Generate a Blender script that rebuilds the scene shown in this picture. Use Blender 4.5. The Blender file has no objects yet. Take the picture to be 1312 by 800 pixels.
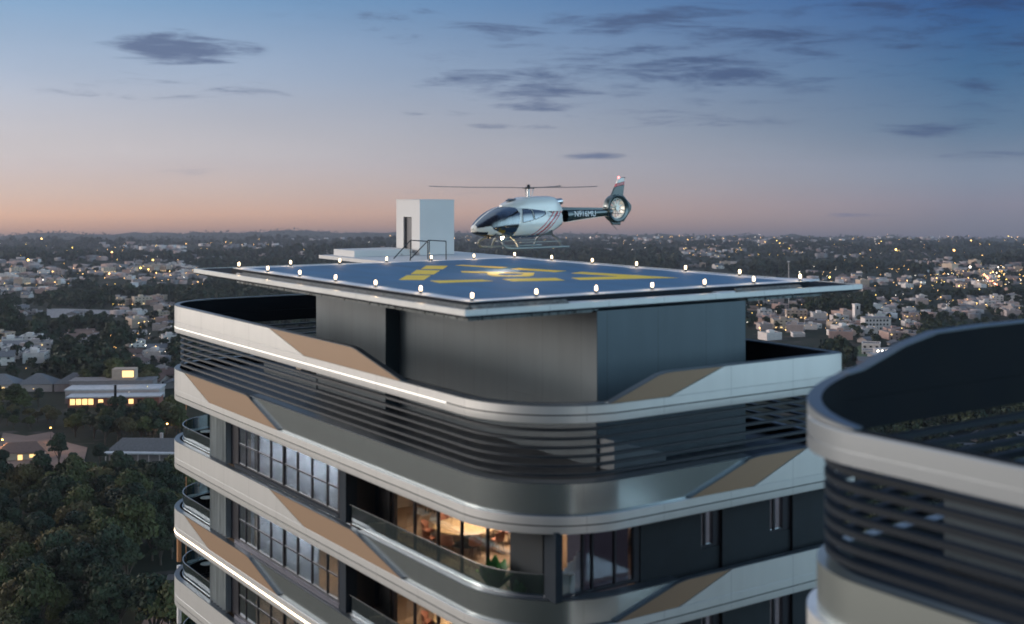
import bpy, math, random
import numpy as np
from mathutils import Vector, Matrix

S = bpy.context.scene
C = S.collection
R = math.radians
rnd = random.Random(7)

# ------------------------------------------------------------------ camera
F, CX, HY = 1571.0, 656.0, 242.0          # focal length and horizon row, in pixels of the 1312 px wide photograph
CAMZ = 100.0
cam = bpy.data.cameras.new('camera'); camo = bpy.data.objects.new('camera', cam); C.objects.link(camo)
camo.location = (0, 0, CAMZ); camo.rotation_euler = (R(90), 0, 0)
cam.sensor_width = 36; cam.lens = 36 * F / 1312
cam.shift_y = (HY - 400) / 1312
cam.clip_start = .5; cam.clip_end = 60000
cam.dof.use_dof = True; cam.dof.focus_distance = 115; cam.dof.aperture_fstop = cam.lens / 1000 / (205 / F)
S.camera = camo
S.render.resolution_x, S.render.resolution_y = 1024, 624

# ------------------------------------------------------------------ colour helpers / world
def lin(c):
    return tuple((v / 255 / 12.92 if v / 255 <= .04045 else ((v / 255 + .055) / 1.055) ** 2.4) for v in c) + (1,)

S.view_settings.view_transform = 'Standard'
S.view_settings.look = 'None'
S.view_settings.exposure = 0
S.view_settings.gamma = 1

W = bpy.data.worlds.new('World'); S.world = W; W.use_nodes = True
def build_world():
    nt = W.node_tree; N = nt.nodes; L = nt.links; N.clear()
    def m(op, a, b=None, c=None, clamp=False):
        n = N.new('ShaderNodeMath'); n.operation = op; n.use_clamp = clamp
        for i, v in enumerate((a, b, c)):
            if v is None: continue
            if isinstance(v, (int, float)): n.inputs[i].default_value = v
            else: L.new(v, n.inputs[i])
        return n.outputs[0]
    def smooth(v, a, b, lo=0, hi=1):
        n = N.new('ShaderNodeMapRange'); n.interpolation_type = 'SMOOTHSTEP'
        n.inputs[1].default_value = a; n.inputs[2].default_value = b; n.inputs[3].default_value = lo; n.inputs[4].default_value = hi
        L.new(v, n.inputs[0]); return n.outputs[0]
    def mix(f, a, b):
        n = N.new('ShaderNodeMix'); n.data_type = 'RGBA'
        for s, v in ((n.inputs[0], f), (n.inputs[6], a), (n.inputs[7], b)):
            if isinstance(v, (int, float)): s.default_value = v
            elif isinstance(v, tuple): s.default_value = v
            else: L.new(v, s)
        return n.outputs[2]
    tc = N.new('ShaderNodeTexCoord'); sp = N.new('ShaderNodeSeparateXYZ'); L.new(tc.outputs['Generated'], sp.inputs[0])
    x, y, z = sp.outputs
    ln = m('SQRT', m('ADD', m('MULTIPLY', x, x), m('MULTIPLY', y, y)))
    ln = m('MAXIMUM', ln, .001)
    e = m('DIVIDE', z, ln)
    def ramp(stops):
        lo, hi = -.05, .55
        n = N.new('ShaderNodeValToRGB'); n.color_ramp.interpolation = 'EASE' if False else 'LINEAR'
        mr = N.new('ShaderNodeMapRange'); mr.inputs[1].default_value = lo; mr.inputs[2].default_value = hi; L.new(e, mr.inputs[0]); L.new(mr.outputs[0], n.inputs[0])
        el = n.color_ramp.elements
        while len(el) < len(stops): el.new(.5)
        for k, (p, c) in enumerate(stops):
            el[k].position = (p - lo) / (hi - lo); el[k].color = lin(c)
        return n.outputs[0]
    rR = ramp([(-.05, (80, 80, 94)), (-.038, (88, 87, 100)), (-.028, (106, 103, 113)), (-.012, (124, 117, 128)), (.008, (117, 128, 144)), (.046, (86, 116, 145)), (.09, (62, 104, 145)), (.154, (38, 84, 143)), (.3, (60, 106, 160)), (.5, (96, 128, 176))])
    rL = ramp([(-.05, (112, 96, 96)), (-.037, (128, 104, 96)), (-.03, (204, 150, 112)), (-.02, (246, 188, 140)), (-.004, (240, 202, 172)), (.027, (223, 210, 204)), (.09, (184, 197, 216)), (.154, (134, 174, 210)), (.5, (170, 190, 216))])
    rB = ramp([(-.05, (14, 17, 24)), (.0, (22, 27, 40)), (.15, (24, 33, 50)), (.5, (46, 62, 95))])
    az = -55
    gl = m('DIVIDE', m('ADD', m('MULTIPLY', x, math.sin(R(az))), m('MULTIPLY', y, math.cos(R(az)))), ln)
    fl = N.new('ShaderNodeMapRange'); fl.inputs[1].default_value = .25; fl.inputs[2].default_value = .94; L.new(gl, fl.inputs[0])
    col = mix(fl.outputs[0], rR, rL)
    fb = smooth(m('DIVIDE', y, ln), -.25, -.92)
    col = mix(fb, col, rB)
    # clouds: soft streaks in places, broken up by a stretched noise
    t = m('DIVIDE', x, m('MAXIMUM', y, .05))
    comb = N.new('ShaderNodeCombineXYZ'); L.new(m('ADD', m('MULTIPLY', t, 13), m('MULTIPLY', e, 9)), comb.inputs[0]); L.new(m('MULTIPLY', e, 88), comb.inputs[1])
    nz = N.new('ShaderNodeTexNoise'); nz.inputs['Scale'].default_value = 1.0; nz.inputs['Detail'].default_value = 7; nz.inputs['Roughness'].default_value = .66; nz.inputs['Distortion'].default_value = .35; L.new(comb.outputs[0], nz.inputs['Vector'])
    nzv = nz.outputs[0]
    clouds = [(225, 68, 95, 20, 1.25), (185, 77, 70, 8, .9), (325, 118, 60, 10, .55), (590, 100, 90, 20, .45), (655, 45, 85, 20, .6), (720, 110, 110, 26, .95),
              (790, 68, 90, 14, .85), (830, 30, 150, 20, .8), (905, 92, 110, 20, 1.05), (985, 55, 140, 30, .75), (1150, 62, 110, 22, .6), (1200, 168, 90, 12, .85),
              (1265, 202, 70, 5, .8), (570, 145, 50, 6, .95), (650, 163, 60, 5, .75), (755, 200, 42, 5, 1.0), (480, 248, 60, 4, .6), (265, 222, 110, 5, .4), (700, 135, 70, 9, .7),
              (1090, 275, 60, 3, .6), (560, 248, 70, 4, .5), (1290, 60, 60, 30, .6), (1060, 120, 120, 14, .5), (250, 100, 100, 8, .3), (1000, 70, 330, 80, .42), (690, 90, 170, 70, .36), (1180, 20, 200, 40, .7), (1260, 110, 120, 40, .45), (520, 30, 160, 30, .38), (860, 150, 200, 22, .4), (150, 120, 160, 30, .34)]
    tot = None
    for cx, cy, rx, ry, st in clouds:
        a = m('MULTIPLY', m('SUBTRACT', t, (cx - CX) / F), F / rx)
        b = m('MULTIPLY', m('SUBTRACT', e, (HY - cy) / F), F / ry)
        d = m('SUBTRACT', 1.0, m('MULTIPLY', m('ADD', m('MULTIPLY', a, a), m('MULTIPLY', b, b)), .55), clamp=True)
        d = m('MULTIPLY', d, st)
        tot = d if tot is None else m('MAXIMUM', tot, d)
    cm = m('SUBTRACT', m('ADD', tot, m('MULTIPLY', m('SUBTRACT', nzv, .5), 3.4)), .30)
    cm = smooth(m('MULTIPLY', cm, m('MINIMUM', m('MULTIPLY', tot, 3), 1.0)), 0, .95)
    front = smooth(y, .3, .6)
    cm = m('MULTIPLY', m('MULTIPLY', cm, front), .88)
    dark = mix(fl.outputs[0], lin((44, 70, 112)), lin((96, 112, 144)))
    col = mix(cm, col, dark)
    # faint large unevenness
    comb2 = N.new('ShaderNodeCombineXYZ'); L.new(m('MULTIPLY', t, 3), comb2.inputs[0]); L.new(m('MULTIPLY', e, 14), comb2.inputs[1])
    n2 = N.new('ShaderNodeTexNoise'); n2.inputs['Detail'].default_value = 4; n2.inputs['Scale'].default_value = 1.7; L.new(comb2.outputs[0], n2.inputs['Vector'])
    hs = N.new('ShaderNodeHueSaturation'); L.new(col, hs.inputs['Color'])
    L.new(m('ADD', m('MULTIPLY', n2.outputs[0], .16), .92), hs.inputs['Value'])
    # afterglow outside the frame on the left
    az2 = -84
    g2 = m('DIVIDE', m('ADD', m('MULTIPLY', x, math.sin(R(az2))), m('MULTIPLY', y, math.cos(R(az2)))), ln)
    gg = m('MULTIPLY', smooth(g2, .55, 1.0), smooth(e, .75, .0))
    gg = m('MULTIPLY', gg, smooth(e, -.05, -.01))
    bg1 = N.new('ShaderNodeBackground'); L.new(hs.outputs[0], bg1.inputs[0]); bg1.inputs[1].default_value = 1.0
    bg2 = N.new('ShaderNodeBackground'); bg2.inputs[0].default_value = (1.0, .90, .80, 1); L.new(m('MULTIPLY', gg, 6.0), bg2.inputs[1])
    # the physical sky, very weak, after sunset
    sky = N.new('ShaderNodeTexSky'); sky.sky_type = 'NISHITA'; sky.sun_disc = False; sky.sun_elevation = R(2); sky.sun_rotation = R(-82)
    bg3 = N.new('ShaderNodeBackground'); L.new(sky.outputs[0], bg3.inputs[0]); L.new(smooth(e, .25, .7, 0, .06), bg3.inputs[1])
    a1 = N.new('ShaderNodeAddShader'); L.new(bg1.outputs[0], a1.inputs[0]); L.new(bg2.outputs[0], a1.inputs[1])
    az3 = 114  # cool glow added to the sky to brighten the right-hand faces
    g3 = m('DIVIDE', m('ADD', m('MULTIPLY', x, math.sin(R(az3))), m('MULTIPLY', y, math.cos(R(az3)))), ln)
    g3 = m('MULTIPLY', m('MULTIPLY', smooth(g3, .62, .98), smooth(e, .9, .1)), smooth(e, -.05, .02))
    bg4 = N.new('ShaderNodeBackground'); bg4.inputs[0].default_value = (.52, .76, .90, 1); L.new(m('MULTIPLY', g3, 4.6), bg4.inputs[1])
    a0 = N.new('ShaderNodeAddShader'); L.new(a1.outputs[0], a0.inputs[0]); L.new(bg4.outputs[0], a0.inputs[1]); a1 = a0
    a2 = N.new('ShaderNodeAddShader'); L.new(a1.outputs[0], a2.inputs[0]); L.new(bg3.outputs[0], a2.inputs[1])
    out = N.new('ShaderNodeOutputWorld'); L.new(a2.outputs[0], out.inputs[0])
build_world()

sl = bpy.data.lights.new('sun', 'SUN'); sl.energy = 1.0; sl.angle = R(18); sl.color = (1, .88, .78)
so = bpy.data.objects.new('sun', sl); C.objects.link(so)
so.rotation_euler = Vector((math.sin(R(-82)) * -1, -math.cos(R(-82)), -math.tan(R(9)))).to_track_quat('-Z', 'Y').to_euler()
so.location = (-50, 0, 200)

# ------------------------------------------------------------------ materials
M = {}
def mat(name, col, rough=.6, metal=0., emit=0., ecol=None, noise=None, spec=.5, bump=0., alpha=None, rand=0., coat=0., nscale=None):
    m = bpy.data.materials.new(name); m.use_nodes = True; nt = m.node_tree; b = nt.nodes['Principled BSDF']
    c = lin(col) if max(col) > 1.5 else tuple(col) + (1,)
    b.inputs['Base Color'].default_value = c
    b.inputs['Roughness'].default_value = rough; b.inputs['Metallic'].default_value = metal
    b.inputs['Specular IOR Level'].default_value = spec
    b.inputs['Coat Weight'].default_value = coat
    if emit:
        b.inputs['Emission Color'].default_value = tuple(ecol or c[:3]) + (1,); b.inputs['Emission Strength'].default_value = emit
    if noise or rand or bump:
        N = nt.nodes; L = nt.links
        tc = N.new('ShaderNodeTexCoord'); nz = N.new('ShaderNodeTexNoise'); nz.inputs['Scale'].default_value = (noise or (1, 0))[0]; nz.inputs['Detail'].default_value = 6
        if nscale:
            mp = N.new('ShaderNodeMapping'); mp.inputs['Scale'].default_value = nscale; L.new(tc.outputs['Object'], mp.inputs[0]); L.new(mp.outputs[0], nz.inputs[0])
        else: L.new(tc.outputs['Object'], nz.inputs[0])
        hs = N.new('ShaderNodeHueSaturation'); hs.inputs['Color'].default_value = c
        amp = (noise or (1, 0))[1]
        mr = N.new('ShaderNodeMapRange'); mr.inputs[1].default_value = .3; mr.inputs[2].default_value = .7; mr.inputs[3].default_value = 1 - amp; mr.inputs[4].default_value = 1 + amp
        L.new(nz.outputs[0], mr.inputs[0]); v = mr.outputs[0]
        if rand:
            oi = N.new('ShaderNodeObjectInfo'); r2 = N.new('ShaderNodeMapRange'); r2.inputs[3].default_value = 1 - rand; r2.inputs[4].default_value = 1 + rand; L.new(oi.outputs['Random'], r2.inputs[0])
            mm = N.new('ShaderNodeMath'); mm.operation = 'MULTIPLY'; L.new(v, mm.inputs[0]); L.new(r2.outputs[0], mm.inputs[1]); v = mm.outputs[0]
            r3 = N.new('ShaderNodeMapRange'); r3.inputs[3].default_value = .5 - rand * .06; r3.inputs[4].default_value = .5 + rand * .06; L.new(oi.outputs['Random'], r3.inputs[0]); L.new(r3.outputs[0], hs.inputs['Hue'])
        L.new(v, hs.inputs['Value']); L.new(hs.outputs[0], b.inputs['Base Color'])
        rr = N.new('ShaderNodeMapRange'); rr.inputs[1].default_value = .3; rr.inputs[2].default_value = .7; rr.inputs[3].default_value = max(0, rough - .06); rr.inputs[4].default_value = min(1, rough + .06); L.new(nz.outputs[0], rr.inputs[0]); L.new(rr.outputs[0], b.inputs['Roughness'])
        if bump:
            bp = N.new('ShaderNodeBump'); bp.inputs['Strength'].default_value = bump; bp.inputs['Distance'].default_value = .05; L.new(nz.outputs[0], bp.inputs['Height']); L.new(bp.outputs[0], b.inputs['Normal'])
    M[name] = m; return m

mat('white_panel', (.80, .80, .78), .32, .6)
mat('side_panel', (.58, .63, .63), .2, .9)
mat('tan_panel', (.295, .20, .13), .42, .12, spec=.3)
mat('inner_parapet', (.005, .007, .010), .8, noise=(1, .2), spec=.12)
mat('coping', (.10, .12, .14), .35, .6)
mat('louvre', (.022, .029, .038), .45, .2)
mat('terrace_floor', (.012, .016, .022), .5, noise=(2, .2))
mat('block_wall', (.060, .087, .106), .45, .1, noise=(.25, .12), bump=.02)
mat('wing_lit_wall', (.15, .175, .195), .5)
mat('curtain_glow', (.4, .38, .42), .8, emit=.16, ecol=(.85, .78, 1)); mat('backing_glow', (.055, .047, .055), .8, noise=(1.2, .4), emit=.05, ecol=(.9, .8, 1)); mat('door_grey', (.11, .11, .12), .6)
mat('stair_white', (.50, .50, .50), .6, noise=(.6, .05))
mat('dark_wall', (.018, .023, .028), .75, noise=(1.5, .2), bump=.03, spec=.25)
mat('black_wall', (.008, .008, .010), .6)
mat('window_frame', (.022, .022, .030), .4, .3)
mat('sill_metal', (.14, .14, .17), .35, .5)
mat('slate_pillar', (.018, .026, .036), .8, noise=(3, .1), spec=.2)
mat('ribbed_metal', (.50, .53, .52), .4, .3, noise=(1.3, .25), nscale=(3, 3, .25))
mat('wood_floor', (.42, .27, .16), .4, noise=(6, .12), nscale=(1, 8, 1))
mat('room_wall', (.42, .33, .25), .7, noise=(1, .06))
mat('ceiling', (.5, .45, .4), .8)
mat('pane_backing', (.66, .72, .80), .8, noise=(2.5, .1), nscale=(4, 4, .1))
mat('table_wood', (.55, .36, .19), .4, noise=(3, .08))
mat('coral_fabric', (.40, .15, .085), .8, noise=(9, .1))
mat('dark_metal', (.02, .02, .022), .4, .6)
mat('white_plastic', (.85, .85, .85), .4)
mat('chair_wood', (.45, .22, .1), .5)
mat('plant_leaf', (.05, .22, .04), .45, noise=(5, .25))
mat('pot', (.08, .08, .085), .6)
mat('rail_cap', (.42, .43, .44), .25, .8)
mat('steel', (.45, .46, .47), .3, .9)
mat('rail_dark', (.03, .035, .04), .45, .4)
mat('pad_blue', (.052, .135, .24), .72, noise=(1.1, .16), bump=.03, spec=.2, nscale=(1, .25, 1))
mat('pad_border', (.52, .55, .60), .5, noise=(1.2, .06))
mat('pad_yellow', (.74, .50, .015), .6, noise=(4, .08))
mat('deck_dark', (.016, .020, .026), .85, noise=(3, .2), spec=.1)
mat('deck_mesh', (.12, .125, .12), .7, .0, noise=(9, .55), bump=.3, spec=.2)
mat('deck_fascia', (.56, .58, .58), .3, .45)
mat('deck_under', (.10, .115, .12), .3, .8, noise=(5, .4), nscale=(1, 1, .2))
mat('lamp_glass', (1, .9, .8), .3, emit=5, ecol=(1, .72, .42))
mat('led_cool', (1, .95, .88), .4, emit=.95, ecol=(1, .95, .86))
mat('led_warm', (1, .85, .6), .4, emit=8.0, ecol=(1, .74, .46))
mat('room_lamp', (1, .9, .7), .4, emit=4, ecol=(1, .84, .64))
mat('glow_warm', (1, .6, .2), .4, emit=9, ecol=(1, .55, .17))
mat('glow_yellow', (1, .8, .2), .4, emit=10, ecol=(1, .66, .14))
mat('glow_white', (1, 1, 1), .4, emit=7, ecol=(1, .86, .7))
mat('glow_red', (1, .2, .1), .4, emit=12, ecol=(1, .25, .15))
mat('window_lit', (1, .7, .3), .4, emit=1.6, ecol=(1, .62, .24))
mat('window_dark', (.015, .017, .022), .15)
mat('asphalt', (.05, .05, .052), .8, noise=(.3, .15))
mat('bark', (.05, .038, .028), .9)
mat('ground', (.045, .050, .035), .95)

def add_joints(name, pitch, width, dark, rough_streak=.0):
    m = M[name]; nt = m.node_tree; N = nt.nodes; L = nt.links; b = N['Principled BSDF']
    tc = N.new('ShaderNodeTexCoord'); sp_ = N.new('ShaderNodeSeparateXYZ'); L.new(tc.outputs['Object'], sp_.inputs[0]); ns = N.new('ShaderNodeSeparateXYZ'); L.new(tc.outputs['Normal'], ns.inputs[0])
    def mt(op, a, c=0.0):
        n = N.new('ShaderNodeMath'); n.operation = op
        for i_, v in enumerate((a, c)):
            if isinstance(v, (int, float)): n.inputs[i_].default_value = v
            else: L.new(v, n.inputs[i_])
        return n.outputs[0]
    out = None
    for ax in (0, 1):
        f = mt('FRACT', mt('DIVIDE', mt('ADD', sp_.outputs[ax], 500.7), pitch)); q = mt('LESS_THAN', f, width / pitch)
        q = mt('MULTIPLY', q, mt('LESS_THAN', mt('ABSOLUTE', ns.outputs[ax]), .4)); out = q if out is None else mt('MAXIMUM', out, q)
    nz = N.new('ShaderNodeTexNoise'); nz.inputs['Scale'].default_value = 1.0; nz.inputs['Detail'].default_value = 5
    mp = N.new('ShaderNodeMapping'); mp.inputs['Scale'].default_value = (2.2, 2.2, .25); L.new(tc.outputs['Object'], mp.inputs[0]); L.new(mp.outputs[0], nz.inputs[0])
    st = N.new('ShaderNodeMapRange'); st.inputs[1].default_value = .35; st.inputs[2].default_value = .75; st.inputs[3].default_value = 1.0; st.inputs[4].default_value = 1 - rough_streak; L.new(nz.outputs[0], st.inputs[0])
    v = mt('MULTIPLY', st.outputs[0], mt('SUBTRACT', 1.0, mt('MULTIPLY', out, 1 - dark)))
    hs = N.new('ShaderNodeHueSaturation'); src = b.inputs['Base Color']
    if src.is_linked: L.new(src.links[0].from_socket, hs.inputs['Color'])
    else: hs.inputs['Color'].default_value = src.default_value
    L.new(v, hs.inputs['Value']); L.new(hs.outputs[0], src)
add_joints('white_panel', 3.1, .018, .6, .05); add_joints('side_panel', 3.1, .014, .6, .04); add_joints('block_wall', 2.4, .025, .5, .12); add_joints('deck_fascia', 2.6, .02, .6, .08)
def glass(name, tr, refl, rough=.03, tint=(1, 1, 1), fa=.5):
    m = bpy.data.materials.new(name); m.use_nodes = True; nt = m.node_tree; N = nt.nodes; L = nt.links; N.clear()
    a = N.new('ShaderNodeBsdfTransparent'); a.inputs[0].default_value = tuple(v * tr for v in tint) + (1,)
    g = N.new('ShaderNodeBsdfGlossy'); g.inputs['Roughness'].default_value = rough; g.inputs[0].default_value = (.9, .95, 1, 1)
    lw = N.new('ShaderNodeLayerWeight'); lw.inputs[0].default_value = .45
    mr = N.new('ShaderNodeMapRange'); mr.inputs[3].default_value = refl; mr.inputs[4].default_value = min(1, refl + fa); L.new(lw.outputs['Facing'], mr.inputs[0])
    mx = N.new('ShaderNodeMixShader'); L.new(mr.outputs[0], mx.inputs[0]); L.new(a.outputs[0], mx.inputs[1]); L.new(g.outputs[0], mx.inputs[2])
    o = N.new('ShaderNodeOutputMaterial'); L.new(mx.outputs[0], o.inputs[0]); M[name] = m
glass('window_glass', .9, .34, .04)
glass('clear_glass', .93, .03)
glass('tinted_glass', .55, .03, .04, (.9, .88, 1), .12)
glass('rail_glass', .78, .20, .05, (.85, .95, .92))
glass('cockpit_glass', .16, .07, .02, (.8, .85, .9))

def leafmat(name, col, var=.35, rand=.25):
    m = bpy.data.materials.new(name); m.use_nodes = True; nt = m.node_tree; N = nt.nodes; L = nt.links; b = N['Principled BSDF']
    b.inputs['Roughness'].default_value = .75; b.inputs['Specular IOR Level'].default_value = .2
    tc = N.new('ShaderNodeNewGeometry'); nz = N.new('ShaderNodeTexNoise'); nz.inputs['Scale'].default_value = .09; nz.inputs['Detail'].default_value = 5; L.new(tc.outputs['Position'], nz.inputs[0])
    cr = N.new('ShaderNodeValToRGB'); cr.color_ramp.elements[0].position = .34; cr.color_ramp.elements[1].position = .68
    cr.color_ramp.elements[0].color = tuple(v * (1 - var) for v in col) + (1,)
    cr.color_ramp.elements[1].color = (col[0] * (1 + var * 1.6), col[1] * (1 + var), col[2] * (1 + var * .3), 1)
    L.new(nz.outputs[0], cr.inputs[0])
    oi = N.new('ShaderNodeObjectInfo'); r2 = N.new('ShaderNodeMapRange'); r2.inputs[3].default_value = 1 - rand; r2.inputs[4].default_value = 1 + rand; L.new(oi.outputs['Random'], r2.inputs[0])
    hs = N.new('ShaderNodeHueSaturation'); L.new(cr.outputs[0], hs.inputs['Color']); L.new(r2.outputs[0], hs.inputs['Value']); L.new(hs.outputs[0], b.inputs['Base Color'])
    M[name] = m
leafmat('leaf_green', (.062, .074, .030)); leafmat('leaf_olive', (.088, .078, .038)); leafmat('leaf_deep', (.028, .042, .026)); leafmat('leaf_far', (.026, .038, .028), .4)

# ------------------------------------------------------------------ mesh building
class MB:
    def __init__(s): s.v = []; s.f = []
    def poly_prism(s, base, top):          # two loops of the same length
        n = len(base); o = len(s.v); s.v += list(base) + list(top)
        s.f.append(tuple(o + i for i in range(n))[::-1]); s.f.append(tuple(o + n + i for i in range(n)))
        for i in range(n): s.f.append((o + i, o + (i + 1) % n, o + n + (i + 1) % n, o + n + i))
        return s
    def box(s, a, b):
        x0, y0, z0 = a; x1, y1, z1 = b
        return s.poly_prism([(x0, y0, z0), (x1, y0, z0), (x1, y1, z0), (x0, y1, z0)], [(x0, y0, z1), (x1, y0, z1), (x1, y1, z1), (x0, y1, z1)])
    def tube(s, p, q, r0, r1=None, n=10, caps=True):
        r1 = r0 if r1 is None else r1; p = Vector(p); q = Vector(q); d = (q - p).normalized()
        a = d.orthogonal().normalized(); b = d.cross(a); o = len(s.v)
        for c, r in ((p, r0), (q, r1)):
            for i in range(n):
                t = 2 * math.pi * i / n; s.v.append(tuple(c + a * (r * math.cos(t)) + b * (r * math.sin(t))))
        for i in range(n): s.f.append((o + i, o + (i + 1) % n, o + n + (i + 1) % n, o + n + i))
        if caps: s.f.append(tuple(o + i for i in range(n))[::-1]); s.f.append(tuple(o + n + i for i in range(n)))
        return s
    def pipe(s, pts, r, n=8):
        pts = [Vector(p) for p in pts]; o = len(s.v); up = None
        for k, p in enumerate(pts):
            d = ((pts[min(k + 1, len(pts) - 1)] - pts[max(k - 1, 0)])).normalized()
            a = d.orthogonal().normalized() if up is None else (up - d * up.dot(d)).normalized(); up = a; b = d.cross(a)
            for i in range(n):
                t = 2 * math.pi * i / n; s.v.append(tuple(p + a * (r * math.cos(t)) + b * (r * math.sin(t))))
        for k in range(len(pts) - 1):
            for i in range(n): s.f.append((o + k * n + i, o + k * n + (i + 1) % n, o + (k + 1) * n + (i + 1) % n, o + (k + 1) * n + i))
        s.f.append(tuple(o + i for i in range(n))[::-1]); e = o + (len(pts) - 1) * n; s.f.append(tuple(e + i for i in range(n)))
        return s
    def lathe(s, prof, c=(0, 0, 0), n=20):
        o = len(s.v)
        for r, z in prof:
            for i in range(n):
                t = 2 * math.pi * i / n; s.v.append((c[0] + r * math.cos(t), c[1] + r * math.sin(t), c[2] + z))
        for k in range(len(prof) - 1):
            for i in range(n): s.f.append((o + k * n + i, o + k * n + (i + 1) % n, o + (k + 1) * n + (i + 1) % n, o + (k + 1) * n + i))
        s.f.append(tuple(o + i for i in range(n))[::-1]); e = o + (len(prof) - 1) * n; s.f.append(tuple(e + i for i in range(n)))
        return s
    def loft(s, rows, closed_profile=True, closed_path=False, caps=True):
        o = len(s.v); n = len(rows[0]); k = len(rows)
        for r in rows: s.v += [tuple(p) for p in r]
        for j in range(k if closed_profile else k - 1):
            j2 = (j + 1) % k
            for i in range(n if closed_path else n - 1):
                i2 = (i + 1) % n; s.f.append((o + j * n + i, o + j * n + i2, o + j2 * n + i2, o + j2 * n + i))
        if caps and closed_profile and not closed_path:
            s.f.append(tuple(o + j * n for j in range(k))); s.f.append(tuple(o + j * n + n - 1 for j in range(k))[::-1])
        return s
    def mesh(s, name, smooth=None):
        me = bpy.data.meshes.new(name); me.from_pydata(s.v, [], s.f)
        import bmesh
        bm = bmesh.new(); bm.from_mesh(me); bmesh.ops.recalc_face_normals(bm, faces=bm.faces)
        if smooth is not None:
            for f in bm.faces: f.smooth = True
            for ed in bm.edges:
                if len(ed.link_faces) == 2 and ed.calc_face_angle(0) > R(smooth): ed.smooth = False
        bm.to_mesh(me); bm.free(); return me
    def obj(s, name, m, parent=None, smooth=None, xf=None, bevel=0):
        if xf: s.v = [xf(*p) for p in s.v]
        me = s.mesh(name, smooth); me.materials.append(M[m]); o = bpy.data.objects.new(name, me); C.objects.link(o)
        if parent: o.parent = parent
        if bevel:
            b = o.modifiers.new('bevel', 'BEVEL'); b.width = bevel; b.segments = 2; b.limit_method = 'ANGLE'
        return o

def tag(o, label=None, cat=None, group=None, kind=None):
    if label: o['label'] = label
    if cat: o['category'] = cat
    if group: o['group'] = group
    if kind: o['kind'] = kind
    return o
def empty(name, loc, label, cat, group=None, rz=0):
    o = bpy.data.objects.new(name, None); C.objects.link(o); o.location = loc; o.rotation_euler = (0, 0, rz); o.empty_display_size = .5
    return tag(o, label, cat, group)
def copy_tree(o, parent=None, loc=None, rz=None, label=None, group=None, scale=None):
    c = o.copy(); C.objects.link(c)
    if parent: c.parent = parent
    if loc is not None: c.location = loc
    if rz is not None: c.rotation_euler = (0, 0, rz)
    if label: c['label'] = label
    if group: c['group'] = group
    if scale: c.scale = scale
    for ch in o.children: copy_tree(ch, c)
    return c

# ------------------------------------------------------------------ tower frame (u to the right along the short face, v away along the long face)
TH = R(34.3); cT, sT = math.cos(TH), math.sin(TH)
def wxy(u, v): return (cT * u - sT * v, sT * u + cT * v)
def wp(u, v, z): x, y = wxy(u, v); return (x, y, CAMZ + z)
def vL(px, u):                              # v where the line of sight of column px meets the plane u
    t = (px - CX) / F; D = u / (sT + cT * t); return D * (cT - sT * t)
def uR(px, v):
    t = (px - CX) / F; D = v / (cT - sT * t); return D * (sT + cT * t)
def local(u0, v0): return lambda u, v, z: (u - u0, v - v0, z + CAMZ)

class Ring:
    """rounded outline of a floor: near corner radius rn, far left corner radius rf"""
    def __init__(s, u0, v0, u1, v1, rn, rf, rs=.12): s.u0, s.v0, s.u1, s.v1, s.rn, s.rf, s.rs = u0, v0, u1, v1, rn, rf, rs
    def arc(s, cu, cv, r, a0, a1, n): return [(cu + r * math.cos(R(a0 + (a1 - a0) * i / n)), cv + r * math.sin(R(a0 + (a1 - a0) * i / n))) for i in range(n + 1)]
    def near(s, va, ub, off):                # from (u0, va) round the near corner to (ub, v0)
        return [(s.u0 + off, va)] + s.arc(s.u0 + s.rn, s.v0 + s.rn, s.rn - off, 180, 270, 22) + [(ub, s.v0 + off)]
    def far(s, ub, va, off):                 # from (ub, v0) right, back, far left corner to (u0, va)
        r = max(s.rs, .02)
        def c(cu, cv, a0): return s.arc(cu, cv, r - off if r > off else .001, a0, a0 + 90, 3)
        if off < r:
            p = c(s.u1 - r, s.v0 + r, 270) + c(s.u1 - r, s.v1 - r, 0)
        else:
            p = [(s.u1 - off, s.v0 + off)] * 4 + [(s.u1 - off, s.v1 - off)] * 4
        return [(ub, s.v0 + off)] + p + s.arc(s.u0 + s.rf, s.v1 - s.rf, s.rf - off, 90, 180, 20) + [(s.u0 + off, va)]
    def full(s, off):
        a = s.near(s.v0 + s.rn + 1, s.u0 + s.rn + 1, off); b = s.far(s.u0 + s.rn + 1, s.v0 + s.rn + 1, off)
        return a[:-1] + b[:-1]
def strip(mb, pf, prof, closed=False):
    return mb.loft([[(u, v, z) for u, v in pf(off)] for off, z in prof], True, closed)

def fascia(ring, parent, xf, zb, zg, zl, m='white_panel', th=.5):
    mb = MB(); strip(mb, ring.full, [(0.004, zb), (0, zb + .02), (0, zg - .022), (.05, zg - .022), (.05, zg + .022), (0, zg + .022), (0, zl - .01), (.012, zl), (th, zl), (th, zb)], True)
    l2 = MB(); strip(l2, ring.full, [(th + .002, zb), (th + .002, zl + .03), (th + .03, zl + .03), (th + .03, zb)], True); l2.obj('fascia_lining', 'inner_parapet', parent, 30, xf)
    l4 = MB(); strip(l4, ring.full, [(.034, zg - .02), (.034, zg + .02), (.049, zg + .02), (.049, zg - .02)], True); l4.obj('groove_shade', 'inner_parapet', parent, 30, xf)  # dark strip laid in the groove, imitates its shade
    if parent.name == 'apartment_tower': l5 = MB(); strip(l5, ring.full, [(.02, zl + .001), (.02, zl + .007), (.20, zl + .007), (.20, zl + .001)], True); l5.obj('ledge_cover', 'coping', parent, 30, xf)
    l3 = MB(); strip(l3, ring.full, [(.28, zl + .002), (.28, zl + .011), (th, zl + .011), (th, zl + .002)], True); l3.obj('fascia_lining', 'inner_parapet', parent, 30, xf)
    return mb.obj('fascia', m, parent, 30, xf)
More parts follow.
